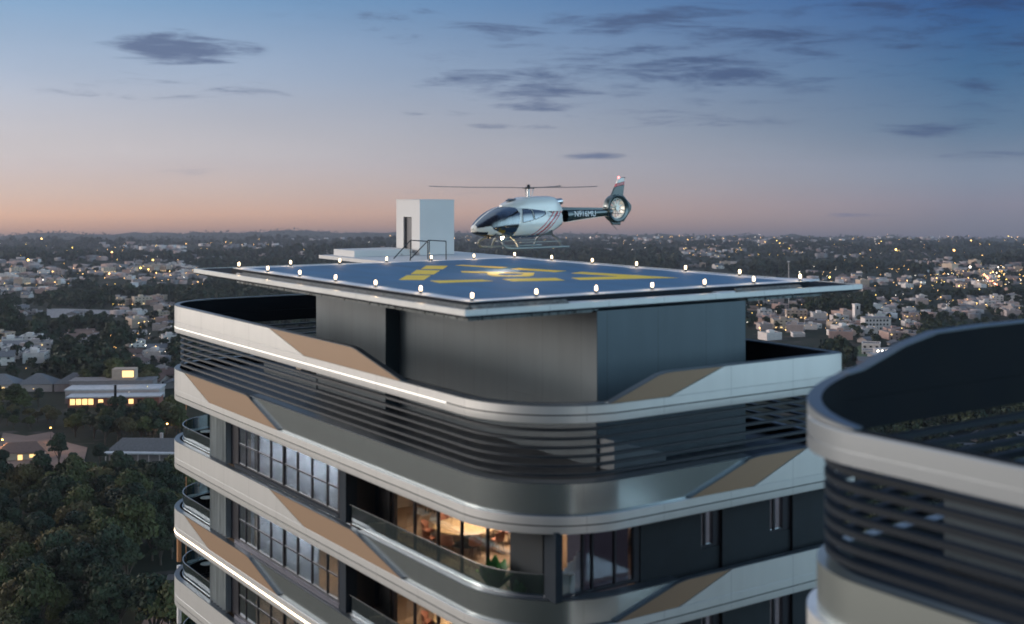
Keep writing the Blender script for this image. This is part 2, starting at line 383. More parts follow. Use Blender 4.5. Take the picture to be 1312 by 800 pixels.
def wall_left(pts, uo, th):                   # pts (v,z)
    return MB().poly_prism([(uo, v, z) for v, z in pts], [(uo + th, v, z) for v, z in pts])
def wall_right(pts, vo, th):
    return MB().poly_prism([(u, vo, z) for u, z in pts], [(u, vo + th, z) for u, z in pts])

# ------------------------------------------------------------------ main tower
U0, V0, U1, V1 = 21.74, 31.11, 36.31, 66.3
xf = local(29, 48.7)
RA = Ring(U0, V0, U1, V1, 3.9, 3.4); RB = Ring(U0, V0, U1 + .75, V1, 3.9, 3.4)
x0, y0 = wxy(29, 48.7)
tower = empty('apartment_tower', (x0, y0, 0), 'tall apartment tower with rounded corners, tan panels and a blue helipad on its roof', 'apartment tower', rz=TH)

def band(k, ring, kind, level):
    """kind 'A': panels cut back beyond the tan panel on both faces; k = depth of the groove in storeys"""
    zg = -3.6 * k; zb = zg - .26; zl = zg + .30
    zt = {0: -6.19, 1: -9.54, 2: -13.32}.get(level, -16.92 - 3.6 * (level - 3))
    fascia(ring, tower, xf, zb, zg, zl)
    if kind == 'wide': L = (345, 389.4, 513.8, 455); Rr = ((771, 846), (858, 927))
    else: L = (236, 267.5, 355, 317.5); Rr = ((885, 962), (966, 1033))
    if level == 2: Rr = ((790, 869), (871, 937.6))
    tl, bl, br, tr = [vL(p, U0) for p in L]
    rbl, rtl, rbr, rtr = uR(Rr[0][0], V0), uR(Rr[0][1], V0), uR(Rr[1][0], V0), uR(Rr[1][1], V0)
    rbl = max(rbl, U0 + ring.rn - .55)
    g = .05
    zl2 = zl + .012
    # tan panels with a rounded shoulder at the low side
    def shoulder(a, b, n=4):                  # a = (s, ztop) corner, b = (s, zlow)
        (sa, za), (sb, zb_) = a, b; d = (sb - sa)
        w = .55 * (1 if d > 0 else -1)
        return [(sa - w, za), (sa - w * .45, za - .018), (sa + d * .03, za - .07), (sa + d * .08, za - .125 * abs(zt - zl) / .9)]
    TAN = wall_left([(tl - g, zt), (bl - g, zl2)] + [(br, zl2)] + shoulder((tr, zt), (br, zl2))[::-1], U0, .07)
    TAN.obj('tan_panel', 'tan_panel', tower, xf=xf)
    pr = [(rbl, zl2)] + [(s, z) for s, z in shoulder((rtl, zt), (rbl, zl2))[::-1]] + [(rtr - g, zt), (rbr - g, zl2)]
    wall_right(pr, V0, .07).obj('tan_panel', 'tan_panel', tower, xf=xf)
    # far white part round the back
    mb = MB(); vs = V1 - ring.rf - .3; us = ring.u1 - .6
    strip(mb, lambda off: ring.far(us, vs, off), [(0, zl2), (0, zt), (.07, zt), (.07, zl2)]); 
    mb.obj('white_panel', 'white_panel', tower, 30, xf)
    wall_left([(vs, zl2), (bl + g, zl2), (tl + g, zt), (vs, zt)], U0, .07).obj('white_panel', 'white_panel', tower, xf=xf)
    wall_right([(us, zl2), (rbr + g, zl2), (rtr + g, zt), (us, zt)], V0, .07).obj('white_panel', 'white_panel', tower, xf=xf)
    # dark backing seen from inside, with coping
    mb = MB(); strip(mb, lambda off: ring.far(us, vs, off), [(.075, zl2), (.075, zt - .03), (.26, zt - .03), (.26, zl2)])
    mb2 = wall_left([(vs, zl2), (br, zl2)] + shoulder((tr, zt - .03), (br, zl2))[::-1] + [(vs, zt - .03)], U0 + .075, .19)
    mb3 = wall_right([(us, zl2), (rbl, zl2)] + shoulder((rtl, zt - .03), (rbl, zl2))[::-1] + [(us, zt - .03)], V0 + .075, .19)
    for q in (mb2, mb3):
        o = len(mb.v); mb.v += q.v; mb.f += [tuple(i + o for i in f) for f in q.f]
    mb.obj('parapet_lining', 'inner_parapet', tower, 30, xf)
    mb = MB(); strip(mb, lambda off: ring.far(us, vs, off), [(.012, zt + .003), (.012, zt + .035), (.27, zt + .035), (.27, zt + .003)])
    def cope_l(pts):
        for (va, za), (vb, zb2) in zip(pts[:-1], pts[1:]):
            mb.poly_prism([(U0 + .012, va, za + .003), (U0 + .27, va, za + .003), (U0 + .27, va, za + .035), (U0 + .012, va, za + .035)], [(U0 + .012, vb, zb2 + .003), (U0 + .27, vb, zb2 + .003), (U0 + .27, vb, zb2 + .035), (U0 + .012, vb, zb2 + .035)])
    def cope_r(pts):
        for (va, za), (vb, zb2) in zip(pts[:-1], pts[1:]):
            mb.poly_prism([(va, V0 + .012, za + .003), (va, V0 + .27, za + .003), (va, V0 + .27, za + .035), (va, V0 + .012, za + .035)], [(vb, V0 + .012, zb2 + .003), (vb, V0 + .27, zb2 + .003), (vb, V0 + .27, zb2 + .035), (vb, V0 + .012, zb2 + .035)])
    sh = shoulder((tr, zt), (br, zl2)); cope_l([(vs, zt)] + sh + [(br, zl2)])
    sh = shoulder((rtl, zt), (rbl, zl2)); cope_r([(us, zt)] + sh + [(rbl, zl2)])
    mb.obj('coping', 'coping', tower, 30, xf)
    if level > 0:                             # recessed panel sweeping round the near corner
        mb = MB(); o1 = .16
        strip(mb, lambda off: ring.near(tr + .2, rtl + .3, off), [(o1, zl - .05), (o1, zt - .02), (o1 + .18, zt - .02), (o1 + .18, zl - .05)])
        mb.obj('side_panel', 'side_panel', tower, 30, xf)
        mb = MB(); strip(mb, lambda off: ring.near(tr + .15, rtl + .25, off), [(o1 - .01, zt - .018), (o1 - .01, zt + .02), (o1 + .5, zt + .02), (o1 + .5, zt - .018)])
        mb.obj('coping', 'coping', tower, 30, xf)
    else:
        mb = MB(); strip(mb, lambda off: ring.near(br + .1, rbl + .1, off), [(.0, zl + .001), (.0, zl + .03), (.45, zl + .03), (.45, zl + .001)])
        mb.obj('coping', 'coping', tower, 30, xf)
    return zb, zl, zt

def floor_plate(ring, ztop, zbot, m='terrace_floor', off=.5):
    p = ring.full(off); MB().poly_prism([(u, v, zbot) for u, v in p], [(u, v, ztop) for u, v in p]).obj('floor_slab', m, tower, xf=xf)

KS = [2.03, 3.02, 4.02, 5.03, 6.03, 7.03, 8.03]
for i, k in enumerate(KS):
    band(k, RA if i == 0 else RB, 'wide' if i % 2 == 0 else 'narrow', i)
    if i > 0:
        zt = {1: -9.93}.get(i, -3.6 * k + .35)
        floor_plate(RB, zt, -3.6 * k - .2)
        # the dark upper rim inside each band
# plain lower storeys down to the ground
mb = MB()
for i in range(8, 26):
    zg = -3.6 * (i + .03) ; zg = -3.6 * (i + 1.03)
    if zg < -98: break
    p = RB.full(.0); mb.poly_prism([(u, v, zg - .3) for u, v in p], [(u, v, zg + .9) for u, v in p])
mb.obj('lower_storey_band', 'white_panel', tower, 30, xf)
MB().box((23.5, 33, -100), (35.5, 63, -29.2)).obj('lower_wall', 'dark_wall', tower, xf=xf)

# louvres between the roof parapet and the terrace
zs = [-7.80 - .292 * i for i in range(6)]
for z in zs:
    mb = MB(); strip(mb, RA.full, [(.30, z), (.30, z - .085), (.46, z - .085), (.46, z)], True)
    mb.obj('louvre', 'louvre', tower, 30, xf)

# penthouse block under the helipad
UB, VB = 27.05, 34.29
MB().box((UB, VB, -9.93), (34.4, 55.8, -4.35)).obj('penthouse_wall', 'block_wall', tower, xf=xf, bevel=.02)
vb2 = vL(494, 26.35)
MB().box((26.35, vb2, -9.93), (UB + .3, vL(405, 26.35), -4.35)).obj('penthouse_wall', 'block_wall', tower, xf=xf, bevel=.02)
MB().box((26.3, 55.8, -9.93), (26.6, vL(338, 26.3), -9.45)).obj('terrace_kerb', 'block_wall', tower, xf=xf)
MB().box((26.9, vL(392, 26.9) + .6, -9.93), (30, vL(392, 26.9) + 1.2, -8.75)).obj('equipment_screen', 'room_wall', tower, xf=xf)
# sloped wing wall beside the block, its lighting put into a paler colour
ww = MB(); q0, q1 = 27.15, 29.55
ww.poly_prism([(q0, 33.45, -9.92), (q1, 33.45, -9.92), (q1, 33.45, -9.55), (q0, 33.45, -8.85)], [(q0, 34.28, -9.92), (q1, 34.28, -9.92), (q1, 34.28, -9.55), (q0, 34.28, -8.85)])
ww.obj('wing_wall', 'wing_lit_wall', tower, xf=xf)
MB().box((q0 - .02, 34.32, -9.92), (q0 - .12, 39.6, -7.9)).obj('wall_cladding', 'block_wall', tower, xf=xf)

# ------------------------------------------------------------------ helipad (part of the tower)
PN = (22.27, 35.04); PS = (16.0, 20.8); HPZ = -3.80
pu0, pv0 = PN[0] - .22, PN[1] - .22; pu1, pv1 = PN[0] + PS[0] + .22, PN[1] + PS[1] + .22
su0, sv0, su1, sv1 = 21.45, 34.18, 41.1, 59.76
MB().box((pu0 + .55, pv0 + .55, HPZ - .012), (pu1 - .55, pv1 - .55, HPZ)).obj('pad_surface', 'pad_blue', tower, xf=xf)
mb = MB()
for a, b in [((pu0, pv0), (pu1, pv0 + .54)), ((pu0, pv1 - .54), (pu1, pv1)), ((pu0, pv0 + .541), (pu0 + .54, pv1 - .541)), ((pu1 - .54, pv0 + .541), (pu1, pv1 - .541))]:
    mb.box((a[0], a[1], HPZ - .012), (b[0], b[1], HPZ + .006))
mb.obj('pad_border', 'pad_border', tower, xf=xf)
# a few large pale side extension of the border at the right corner
MB().poly_prism([(pu1 + .01, pv0 + .2, HPZ - .06), (pu1 + 1.25, pv0 + .5, HPZ - .06), (pu1 + .01, pv0 + 2.6, HPZ - .06)], [(pu1 + .01, pv0 + .2, HPZ), (pu1 + 1.25, pv0 + .5, HPZ), (pu1 + .01, pv0 + 2.6, HPZ)]).obj('pad_border', 'pad_border', tower, xf=xf)
MB().box((su0 + .02, sv0 + .02, HPZ - .47), (su1 - .02, sv1 - .02, HPZ - .22)).obj('deck_slab', 'deck_dark', tower, xf=xf)
MB().box((pu0 - .04, pv0 - .04, HPZ - .21), (pu1 + .04, pv1 + .04, HPZ - .014)).obj('pad_gutter', 'deck_dark', tower, xf=xf)
mb = MB()                                    # bright fascia all round
t = .12
for a, b in [((su0, sv0), (su1, sv0 + t)), ((su0, sv1 - t), (su1, sv1)), ((su0, sv0 + t + .001), (su0 + t, sv1 - t - .001)), ((su1 - t, sv0 + t + .001), (su1, sv1 - t - .001))]:
    mb.box((a[0], a[1], HPZ - .40), (b[0], b[1], HPZ - .205))
mb.obj('deck_fascia', 'deck_fascia', tower, xf=xf)
mb = MB()
i = .28
for a, b in [((su0 + i, sv0 + i), (uR(766, sv0 + i), sv0 + i + .1)), ((uR(958, sv0 + i), sv0 + i), (su1 - 2.2, sv0 + i + .1)), ((su0 + i, sv0 + i + .101), (su0 + i + .1, sv1 - 5))]:
    MB().box((a[0], a[1], HPZ - .60), (b[0], b[1], HPZ - .401)).obj('deck_lower_rim', 'deck_under', tower, xf=xf)
MB().box((su0 + .6, sv0 + .9, HPZ - .58), (su1 - 1.5, sv1 - 3, HPZ - .48)).obj('deck_soffit', 'deck_under', tower, xf=xf)
def mesh_l(va, vb): MB().poly_prism([(su0 + .15, va, HPZ - .217), (su0 + .36, va, HPZ - .217), (su0 + .36, va, HPZ - .085)], [(su0 + .15, vb, HPZ - .217), (su0 + .36, vb, HPZ - .217), (su0 + .36, vb, HPZ - .085)]).obj('gutter_mesh', 'deck_mesh', tower, xf=xf)
def mesh_r(ua, ub): MB().poly_prism([(ua, sv0 + .15, HPZ - .217), (ua, sv0 + .36, HPZ - .217), (ua, sv0 + .36, HPZ - .085)], [(ub, sv0 + .15, HPZ - .217), (ub, sv0 + .36, HPZ - .217), (ub, sv0 + .36, HPZ - .085)]).obj('gutter_mesh', 'deck_mesh', tower, xf=xf)
mesh_l(sv0 + .3, vL(302, su0)); mesh_r(su0 + .41, uR(733, sv0)); mesh_r(uR(950, sv0), uR(1033, sv0))
mb = MB()
ua, ub = uR(735, sv0), uR(945, sv0)
mb.poly_prism([(ua, sv0 + .13, HPZ - .219), (ub, sv0 + .13, HPZ - .219), (ub - 1.5, sv0 + .30, HPZ - .219), (ua + 1.6, sv0 + .30, HPZ - .219), (ua, sv0 + .62, HPZ - .219)], [(ua, sv0 + .13, HPZ - .19), (ub, sv0 + .13, HPZ - .19), (ub - 1.5, sv0 + .30, HPZ - .19), (ua + 1.6, sv0 + .30, HPZ - .19), (ua, sv0 + .62, HPZ - .19)])
mb.obj('deck_ledge', 'pad_border', tower, xf=xf); mb = MB()
ua = uR(917, sv0 + .4)
mb.poly_prism([(ua, sv0 + .31, HPZ - .219), (ua + 2.0, sv0 + .31, HPZ - .219), (ua, sv0 + .7, HPZ - .219)], [(ua, sv0 + .31, HPZ - .18), (ua + 2.0, sv0 + .31, HPZ - .18), (ua, sv0 + .7, HPZ - .18)])
mb.obj('deck_ledge', 'pad_border', tower, xf=xf); mb = MB()
vv = vL(297, su0)
mb.poly_prism([(su0 + .2, vv, HPZ - .219), (su0 + .9, vv + .2, HPZ - .219), (su0 + .9, vv + 1.5, HPZ - .219)], [(su0 + .2, vv, HPZ - .19), (su0 + .9, vv + .2, HPZ - .19), (su0 + .9, vv + 1.5, HPZ - .19)])
mb.obj('deck_ledge', 'pad_border', tower, xf=xf)
# yellow markings
def pad_uv(x, y):
    D = -HPZ * F / (y - HY); X = (x - CX) / F * D; return (cT * X + sT * D, -sT * X + cT * D)
marks = [[(539.5, 345), (546.2, 340.6), (573.8, 341), (567.5, 345.2)], [(526, 351.6), (533.8, 346.2), (563.8, 346.9), (555.6, 352.0)], [(511, 358.9), (521.5, 353), (552, 353.2), (543, 359.2)],
         [(583.8, 340.3), (592.5, 339.7), (650, 342.8), (640, 344.0)], [(551, 360), (617.5, 358.7), (632, 360.4), (563.8, 362.9)], [(653.8, 345.2), (664, 343.9), (726, 347.4), (711, 348.9)], [(643, 357.8), (712, 356.4), (723.8, 359.6), (657, 360.9)],
         [(732.0, 350.4), (745, 348.7), (868.8, 356.3), (795, 354.4)], [(732, 356.4), (795, 354.4), (868.8, 356.3), (744, 359.0)]]
mb = MB()
def mark(pts, hole=None):
    p = [pad_uv(*q) for q in pts]
    mb.poly_prism([(u, v, HPZ + .001) for u, v in p], [(u, v, HPZ + .008) for u, v in p])
for q in marks: mark(q)
mark([(590.4, 347.7), (625, 348.5), (625, 350.2), (592, 349.4)])
mark([(625, 348.5), (684.9, 349.9), (684.3, 351.1), (672, 350.8), (641, 350.6), (625, 350.2)])
mark([(625, 350.2), (641, 350.6), (637.5, 351.5), (640, 352.6), (645, 353.1), (643, 354.7), (634, 354.5), (627, 353.2), (623.5, 351.6)])
mark([(645, 353.1), (660, 353.2), (668, 352.3), (672, 350.8), (684.3, 351.1), (683, 353.4), (677, 354.6), (643, 354.7)])
mb.obj('yellow_marking', 'pad_yellow', tower, xf=xf)

# LED lines
mb = MB(); va, vb = vL(571, U0), V1 - 3.4
zg = -3.6 * 2.03
mb2 = MB(); pth = lambda off: [(U0 + off, va), (U0 + off, vb)] + [(RA.u0 + RA.rf + (RA.rf - off) * math.cos(a), RA.v1 - RA.rf + (RA.rf - off) * math.sin(a)) for a in [math.pi - .08 * k for k in range(1, 10)]]
strip(mb2, pth, [(-.006, zg - .019), (-.006, zg + .019), (.03, zg + .019), (.03, zg - .019)])
mb2.obj('light_strip', 'led_cool', tower, xf=xf)
for kk in (5.03,):
    zg = -3.6 * kk; mb = MB(); strip(mb, lambda off: RB.near(V1 - 3.4, 35, off), [(-.01, zg - .035), (-.01, zg + .035), (.04, zg + .035), (.04, zg - .035)])
    mb.obj('light_strip', 'led_warm', tower, xf=xf)
    mb = MB(); strip(mb, lambda off: [(RB.u0 + RB.rf + (RB.rf - off) * math.cos(a), RB.v1 - RB.rf + (RB.rf - off) * math.sin(a)) for a in [math.pi - .08 * k for k in range(0, 12)]], [(-.01, zg - .035), (-.01, zg + .035), (.04, zg + .035), (.04, zg - .035)])
    mb.obj('light_strip', 'led_warm', tower, xf=xf)

# ------------------------------------------------------------------ storeys seen behind glass
UW = U0 + .38                                # plane of the left windows
for lv in (0, 1, 2, 3):
    zc = [-11.13, -14.73, -18.36, -21.96][lv]; zf = [-14.05, -17.68, -21.28, -24.88][lv]; zt = [-13.32, -16.92, -20.52, -24.1][lv]
    # left window run
    xs = [305, 314.5, 329.6, 346, 363, 380.4, 398.7, 418.5, 434]
    ys = [vL(x, UW) for x in xs]
    zlo = zt + .28; ztr = zlo + .92
    for a in (0, 4):
        fr = MB()
        fr.box((UW, ys[a + 4] , zlo - .07), (UW + .12, ys[a], zlo)); fr.box((UW + .01, ys[a + 4], ztr - .03), (UW + .1, ys[a], ztr + .03))
        for j in range(a + 1, a + 4): fr.box((UW + .005, ys[j] - .028, zlo), (UW + .105, ys[j] + .028, zc + .05))
        for j in ((a, a + 4)): fr.box((UW - .01, ys[j] - .06, zlo - .07), (UW + .13, ys[j] + .06, zc + .05))
        f = fr.obj('window', 'window_frame', tower, xf=xf)
        for j in range(a, a + 4):
            for z0, z1 in ((zlo, ztr - .03), (ztr + .03, zc + .04)):
                MB().box((UW + .04, ys[j + 1] + .02, z0), (UW + .05, ys[j] - .02, z1)).obj('pane', 'window_glass', f, xf=xf)
    MB().box((U0 + .27, ys[8] - .2, zt + .04), (UW + .2, ys[0] + .2, zlo - .071)).obj('window_sill', 'sill_metal' if lv else 'slate_pillar', tower, xf=xf)
    # dark reveal, ribbed cladding, slate pillar, recess
    mb = MB(); a, b = vL(293, UW), vL(271, UW); n = 44
    prof = []
    for i2 in range(n + 1):
        t2 = i2 / n; v = a + (b - a) * t2; prof.append((U0 + .22 + .17 * abs(math.sin(t2 * math.pi * 5.5)) ** .7, v))
    base = prof + [(U0 + .7, b), (U0 + .7, a)]
    mb.poly_prism([(u, v, zt + .02) for u, v in base], [(u, v, zc + .06) for u, v in base]); mb.obj('ribbed_cladding', 'ribbed_metal', tower, None, xf)
    MB().box((U0 + .5, vL(305, UW) + .06, zt), (U0 + .8, vL(293, UW), zc + .05)).obj('window_reveal', 'window_frame', tower, xf=xf)
    vp0, vp1 = vL(443, UW - .1), vL(434, UW - .1) - .06
    MB().box((UW - .1, vp0, zt + .02), (UW + 1.4, vp1, zc + .05)).obj('pillar', 'slate_pillar', tower, xf=xf)
    UG = 23.6
    vg1 = vL(503, UG)
    MB().box((UW + .4, vg1 + 1.4, zf), (UW + 1.2, vp0 - .001, zc + .05)).obj('recess_wall', 'black_wall', tower, xf=xf)
    MB().box((UG - .1, vg1 + .06, zf), (UG + .25, vg1 + 1.5, zc + .05)).obj('recess_wall', 'black_wall', tower, xf=xf)
    # dining room glass
    vg0 = vL(654, UG); mv = [vL(x, UG) for x in (503, 530, 560, 590, 623, 654)]
    fr = MB()
    for v in mv: fr.box((UG, v - .035, zf), (UG + .12, v + .035, zc + .05))
    fr.box((UG + .01, vg0, zf), (UG + .11, vg1, zf + .06))
    f = fr.obj('sliding_window', 'window_frame', tower, xf=xf)
    for j in range(5): MB().box((UG + .05, mv[j + 1] + .03, zf + .05), (UG + .06, mv[j] - .03, zc + .04)).obj('pane', 'clear_glass', f, xf=xf)
    uc = 23.55
    MB().poly_prism([(UG - .05, vg0 - .04, zf), (UG + .4, vg0 - .04, zf), (uc + .3, 32.6, zf), (uc - .1, 32.6, zf)], [(UG - .05, vg0 - .04, zc + .05), (UG + .4, vg0 - .04, zc + .05), (uc + .3, 32.6, zc + .05), (uc - .1, 32.6, zc + .05)]).obj('corner_wall', 'dark_wall', tower, xf=xf)
    VW = V0 + .75
    MB().box((uR(709, VW), VW - .12, zt - .02), (uR(718, VW), VW + .5, zc + .05)).obj('corner_column', 'slate_pillar', tower, xf=xf)
    # right face windows and wall
    wx = [718, 748, 760, 789, 813]; wu = [uR(x, VW) for x in wx]; ue = uR(820, VW)
    fr = MB()
    fr.box((wu[0], VW + .02, zt + .0), (ue, VW + .14, zt + .12))
    for u in wu[1:]: fr.box((u - .04, VW + .02, zt + .12), (u + .04, VW + .14, zc + .05))
    fr.box((wu[4] + .001, VW + .01, zt + .12), (ue, VW + .145, zc + .05))
    f = fr.obj('window', 'window_frame', tower, xf=xf)
    for j in range(0, 4): MB().box((wu[j] + .03, VW + .07, zt + .12), (wu[j + 1] - .03, VW + .08, zc + .04)).obj('pane', 'tinted_glass' if j > 0 else 'clear_glass', f, xf=xf)
    slots = [(uR(898, VW), uR(925, VW)), (uR(986, VW), uR(1015, VW))]
    edges = [ue] + [e for s in slots for e in s] + [36.3]
    mb = MB()
    for j in range(0, len(edges), 2): mb.box((edges[j] + .001, VW - .03, zf), (edges[j + 1], VW + .3, zc + .05))
    for s in slots: mb.box((s[0], VW + .08, zf), (s[1], VW + .3, zt + .62))
    mb.obj('facade_wall', 'dark_wall', tower, xf=xf)
    for s in slots:
        fr = MB(); w = s[1] - s[0]
        fr.box((s[0], VW + .12, zt + .621), (s[1], VW + .25, zt + .72)); fr.box((s[0] + w * .28, VW + .13, zt + .72), (s[0] + w * .36, VW + .24, zc + .05)); fr.box((s[0] + w * .66, VW + .1, zt + .72), (s[1], VW + .28, zc + .05))
        f = fr.obj('window', 'window_frame', tower, xf=xf)
        MB().box((s[0] + .01, VW + .18, zt + .72), (s[0] + w * .655, VW + .19, zc + .04)).obj('pane', 'window_glass', f, xf=xf)
        MB().box((s[0] + .01, VW + .26, zt + .72), (s[0] + w * .655, VW + .28, zc + .04)).obj('pane_backing', 'curtain_glow', f, xf=xf)  # sheet glows by itself, in place of room light
    MB().box((wu[1] + .1, VW + 1.0, zf), (ue + .3, VW + 1.05, zc + .05)).obj('added_backing', 'backing_glow', tower, xf=xf)  # added sheet hiding the lit room, its faint glow imitates reflection in panes
    # room shell
    pp = RB.full(1.2); MB().poly_prism([(u, v, zf - .04) for u, v in pp], [(u, v, zf) for u, v in pp]).obj('room_floor', 'wood_floor', tower, xf=xf)
    pp = RB.full(.56); MB().poly_prism([(u, v, zc + .055) for u, v in pp], [(u, v, zc + .09) for u, v in pp]).obj('room_ceiling', 'ceiling', tower, xf=xf)
    MB().box((31.0, 33, zf), (31.2, 59.2, zc + .05)).obj('room_wall', 'room_wall', tower, xf=xf)
    MB().box((UW + 1.7, vL(443, UG) + .2, zf), (30.9, vL(443, UG) + .35, zc + .05)).obj('room_wall', 'room_wall', tower, xf=xf)
    MB().box((UW + .9, vL(305, UW), zf), (36, vL(305, UW) + .2, zc + .05)).obj('room_wall', 'dark_wall' if lv < 1 else 'room_wall', tower, xf=xf)
    # added pale sheets behind the left windows, standing for reflected sky
    if lv == 0:
        mb = MB(); a, b = vL(432, UW + .5), vL(306, UW + .5); n = 130
        q = [(UW + 1.1 + .05 * math.sin(i2 * 1.9), a + (b - a) * i2 / n) for i2 in range(n + 1)]
        q2 = [(u + .02, v) for u, v in q][::-1]
        mb.poly_prism([(u, v, zf) for u, v in q + q2], [(u, v, zc + .05) for u, v in q + q2]); mb.obj('pane_backing', 'pane_backing', tower, 60, xf)
    elif lv == 1:
        mb = MB(); a, b = vL(392, UW + .5), vL(306, UW + .5); n = 90
        q = [(UW + 1.1 + .05 * math.sin(i2 * 1.9), a + (b - a) * i2 / n) for i2 in range(n + 1)]
        q2 = [(u + .02, v) for u, v in q][::-1]
        mb.poly_prism([(u, v, zf) for u, v in q + q2], [(u, v, zc + .05) for u, v in q + q2]); mb.obj('pane_backing', 'pane_backing', tower, 60, xf)
    # cool lamp drawn out into an added fill strip, imitates sky reflected in panes
    if lv < 2:
        ca, cb = vL(392 if lv else 432, UW + .3), vL(306, UW + .3)
        al = bpy.data.lights.new('pane_fill_light', 'AREA'); al.shape = 'RECTANGLE'; al.size = .12; al.size_y = cb - ca; al.energy = (800, 450)[lv]; al.color = (.86, .92, 1)
        ao = bpy.data.objects.new('pane_fill_light', al); C.objects.link(ao); ao.location = wp(UW + .27, (ca + cb) / 2, zc - .02); ao.rotation_euler = (0, R(-28), TH)
        MB().box((UW + .2, ca, zc + .0), (UW + .34, cb, zc + .03)).obj('pane_fill_strip', 'led_cool', tower, xf=xf)
    # ceiling lamps of the rooms
    for cu, cv, w, pw in ((26.5, 40.6, 2.2, (290, 280, 280, 280)[lv]), (25.5, 50.5, 1.8, (60, 200, 620, 620)[lv])):
        MB().box((cu - w / 2, cv - w / 2, zc + .0), (cu + w / 2, cv + w / 2, zc + .05)).obj('ceiling_light', 'room_lamp', tower, xf=xf)
        al = bpy.data.lights.new('room_light', 'AREA'); al.energy = pw; al.size = w; al.color = (1, .85, .67)
        ao = bpy.data.objects.new('room_light', al); C.objects.link(ao); ao.location = wp(cu, cv, zc - .06)
    # balcony rails: near corner and far left corner
    zr = zt + .74
    def rail(pf, name='balcony_rail'):
        mb = MB(); strip(mb, pf, [(.0, zt + .05), (.0, zr), (.015, zr), (.015, zt + .05)])
        g_ = mb.obj(name, 'rail_glass', tower, 30, xf)
        mb = MB(); strip(mb, pf, [(-.012, zr + .002), (-.012, zr + .035), (.03, zr + .035), (.03, zr + .002)]); mb.obj('rail_cap', 'rail_cap', g_, 30, xf)
        mb = MB(); strip(mb, pf, [(-.03, zt - .0), (-.03, zt + .049), (.05, zt + .049), (.05, zt - .0)]); mb.obj('rail_shoe', 'rail_cap' if lv >= 0 else 'coping', g_, 30, xf)
        return g_
    ra = Ring(U0 + .42, V0 + .42, RB.u1, V1, 3.5, 3.4)
    def near_rail(off):
        p = [q for q in ra.near(vL(447, U0 + .42), 30, off)][:-1]; return p[:18]
    rail(near_rail)
    rf_ = Ring(U0 + .42, V0, RB.u1 - .4, V1 - .42, 3.5, 3.0)
    def far_rail(off): return [(26.5, rf_.v1 - off)] + rf_.arc(rf_.u0 + rf_.rf, rf_.v1 - rf_.rf, rf_.rf - off, 90, 180, 20) + [(rf_.u0 + off, vL(271, UW))]
    rail(far_rail)
    # dark inner apron of the far balcony, end wall, slim posts
    MB().box((U0 + 1.2, 58.4, zf), (35.6, 58.6, zc + .05)).obj('end_wall', 'window_frame', tower, xf=xf) if False else None
    MB().box((24.6, 65.6, zt - .4), (36, 65.75, zc + .05)).obj('end_screen', 'dark_wall', tower, xf=xf)
    for px in (238.5, 254.5):
        u_ = 26.8 if px < 250 else 27.6
        MB().tube((u_, vL(px, u_), zf), (u_, vL(px, u_), zc + .05), .03).obj('slim_post', 'chair_wood', tower, 30, xf)
    if lv >= 2:
        MB().tube((24.2, vL(229.5, 24.2), zf - .4), (24.2, vL(229.5, 24.2), zc + .05), .13, n=16).obj('balcony_column', 'chair_wood' if lv == 2 else 'white_plastic', tower, 30, xf)  # upper column coloured orange-brown to imitate warm light falling on it

# ------------------------------------------------------------------ stair house on the pad's far side
def placed(name, u, v, z, label, cat, group=None, rz=TH): return empty(name, wp(u, v, z), label, cat, group, rz)
hu0, hv0, hu1, hv1 = 35.1, 60.8, 37.4, 63.55
st = placed('stair_house', 36.2, 62.1, HPZ, 'small white box-shaped stair house with a grey door, at the far edge of the helipad', 'stair house')
lx = lambda u, v, z: (u - 36.2, v - 62.1, z - HPZ)
dv0, dv1 = vL(527.5, hu0), vL(517, hu0)
dz1 = -(278 - HY) / F * 71.3; dz0 = HPZ + .12
b = MB()
b.box((hu0, hv0, HPZ), (hu1, dv0, -.68)); b.box((hu0, dv1, HPZ), (hu1, hv1, -.68)); b.box((hu0, dv0 + .0005, dz1), (hu1, dv1 - .0005, -.683)); b.box((hu0 + .3, dv0 + .0005, HPZ), (hu1, dv1 - .0005, dz1 - .0005))
b.obj('wall', 'stair_white', st, xf=lx)
d = MB().box((hu0 + .16, dv0 + .05, dz0), (hu0 + .22, dv1 - .05, dz1 - .05)).obj('door', 'door_grey', st, xf=lx)
mb = MB(); mb.box((hu0 + .12, dv0 + .002, dz0), (hu0 + .24, dv0 + .049, dz1 - .002)); mb.box((hu0 + .12, dv1 - .049, dz0), (hu0 + .24, dv1 - .002, dz1 - .002)); mb.box((hu0 + .12, dv0 + .0495, dz1 - .048), (hu0 + .24, dv1 - .0495, dz1 - .002)); mb.obj('door_frame', 'rail_dark', st, xf=lx)
MB().box((hu0 - .02, hv0 - .02, -.679), (hu1 + .02, hv1 + .02, -.63)).obj('roof', 'stair_white', st, xf=lx)
MB().box((hu0 + .12, dv0 + .10, dz0 + 1.0), (hu0 + .159, dv0 + .16, dz0 + 1.15)).obj('handle', 'steel', d, xf=lx)
MB().box((hu0 - .9, dv0 - .5, HPZ), (hu0 - .001, dv1 + .5, HPZ + .12)).obj('door_step', 'stair_white', st, xf=lx)
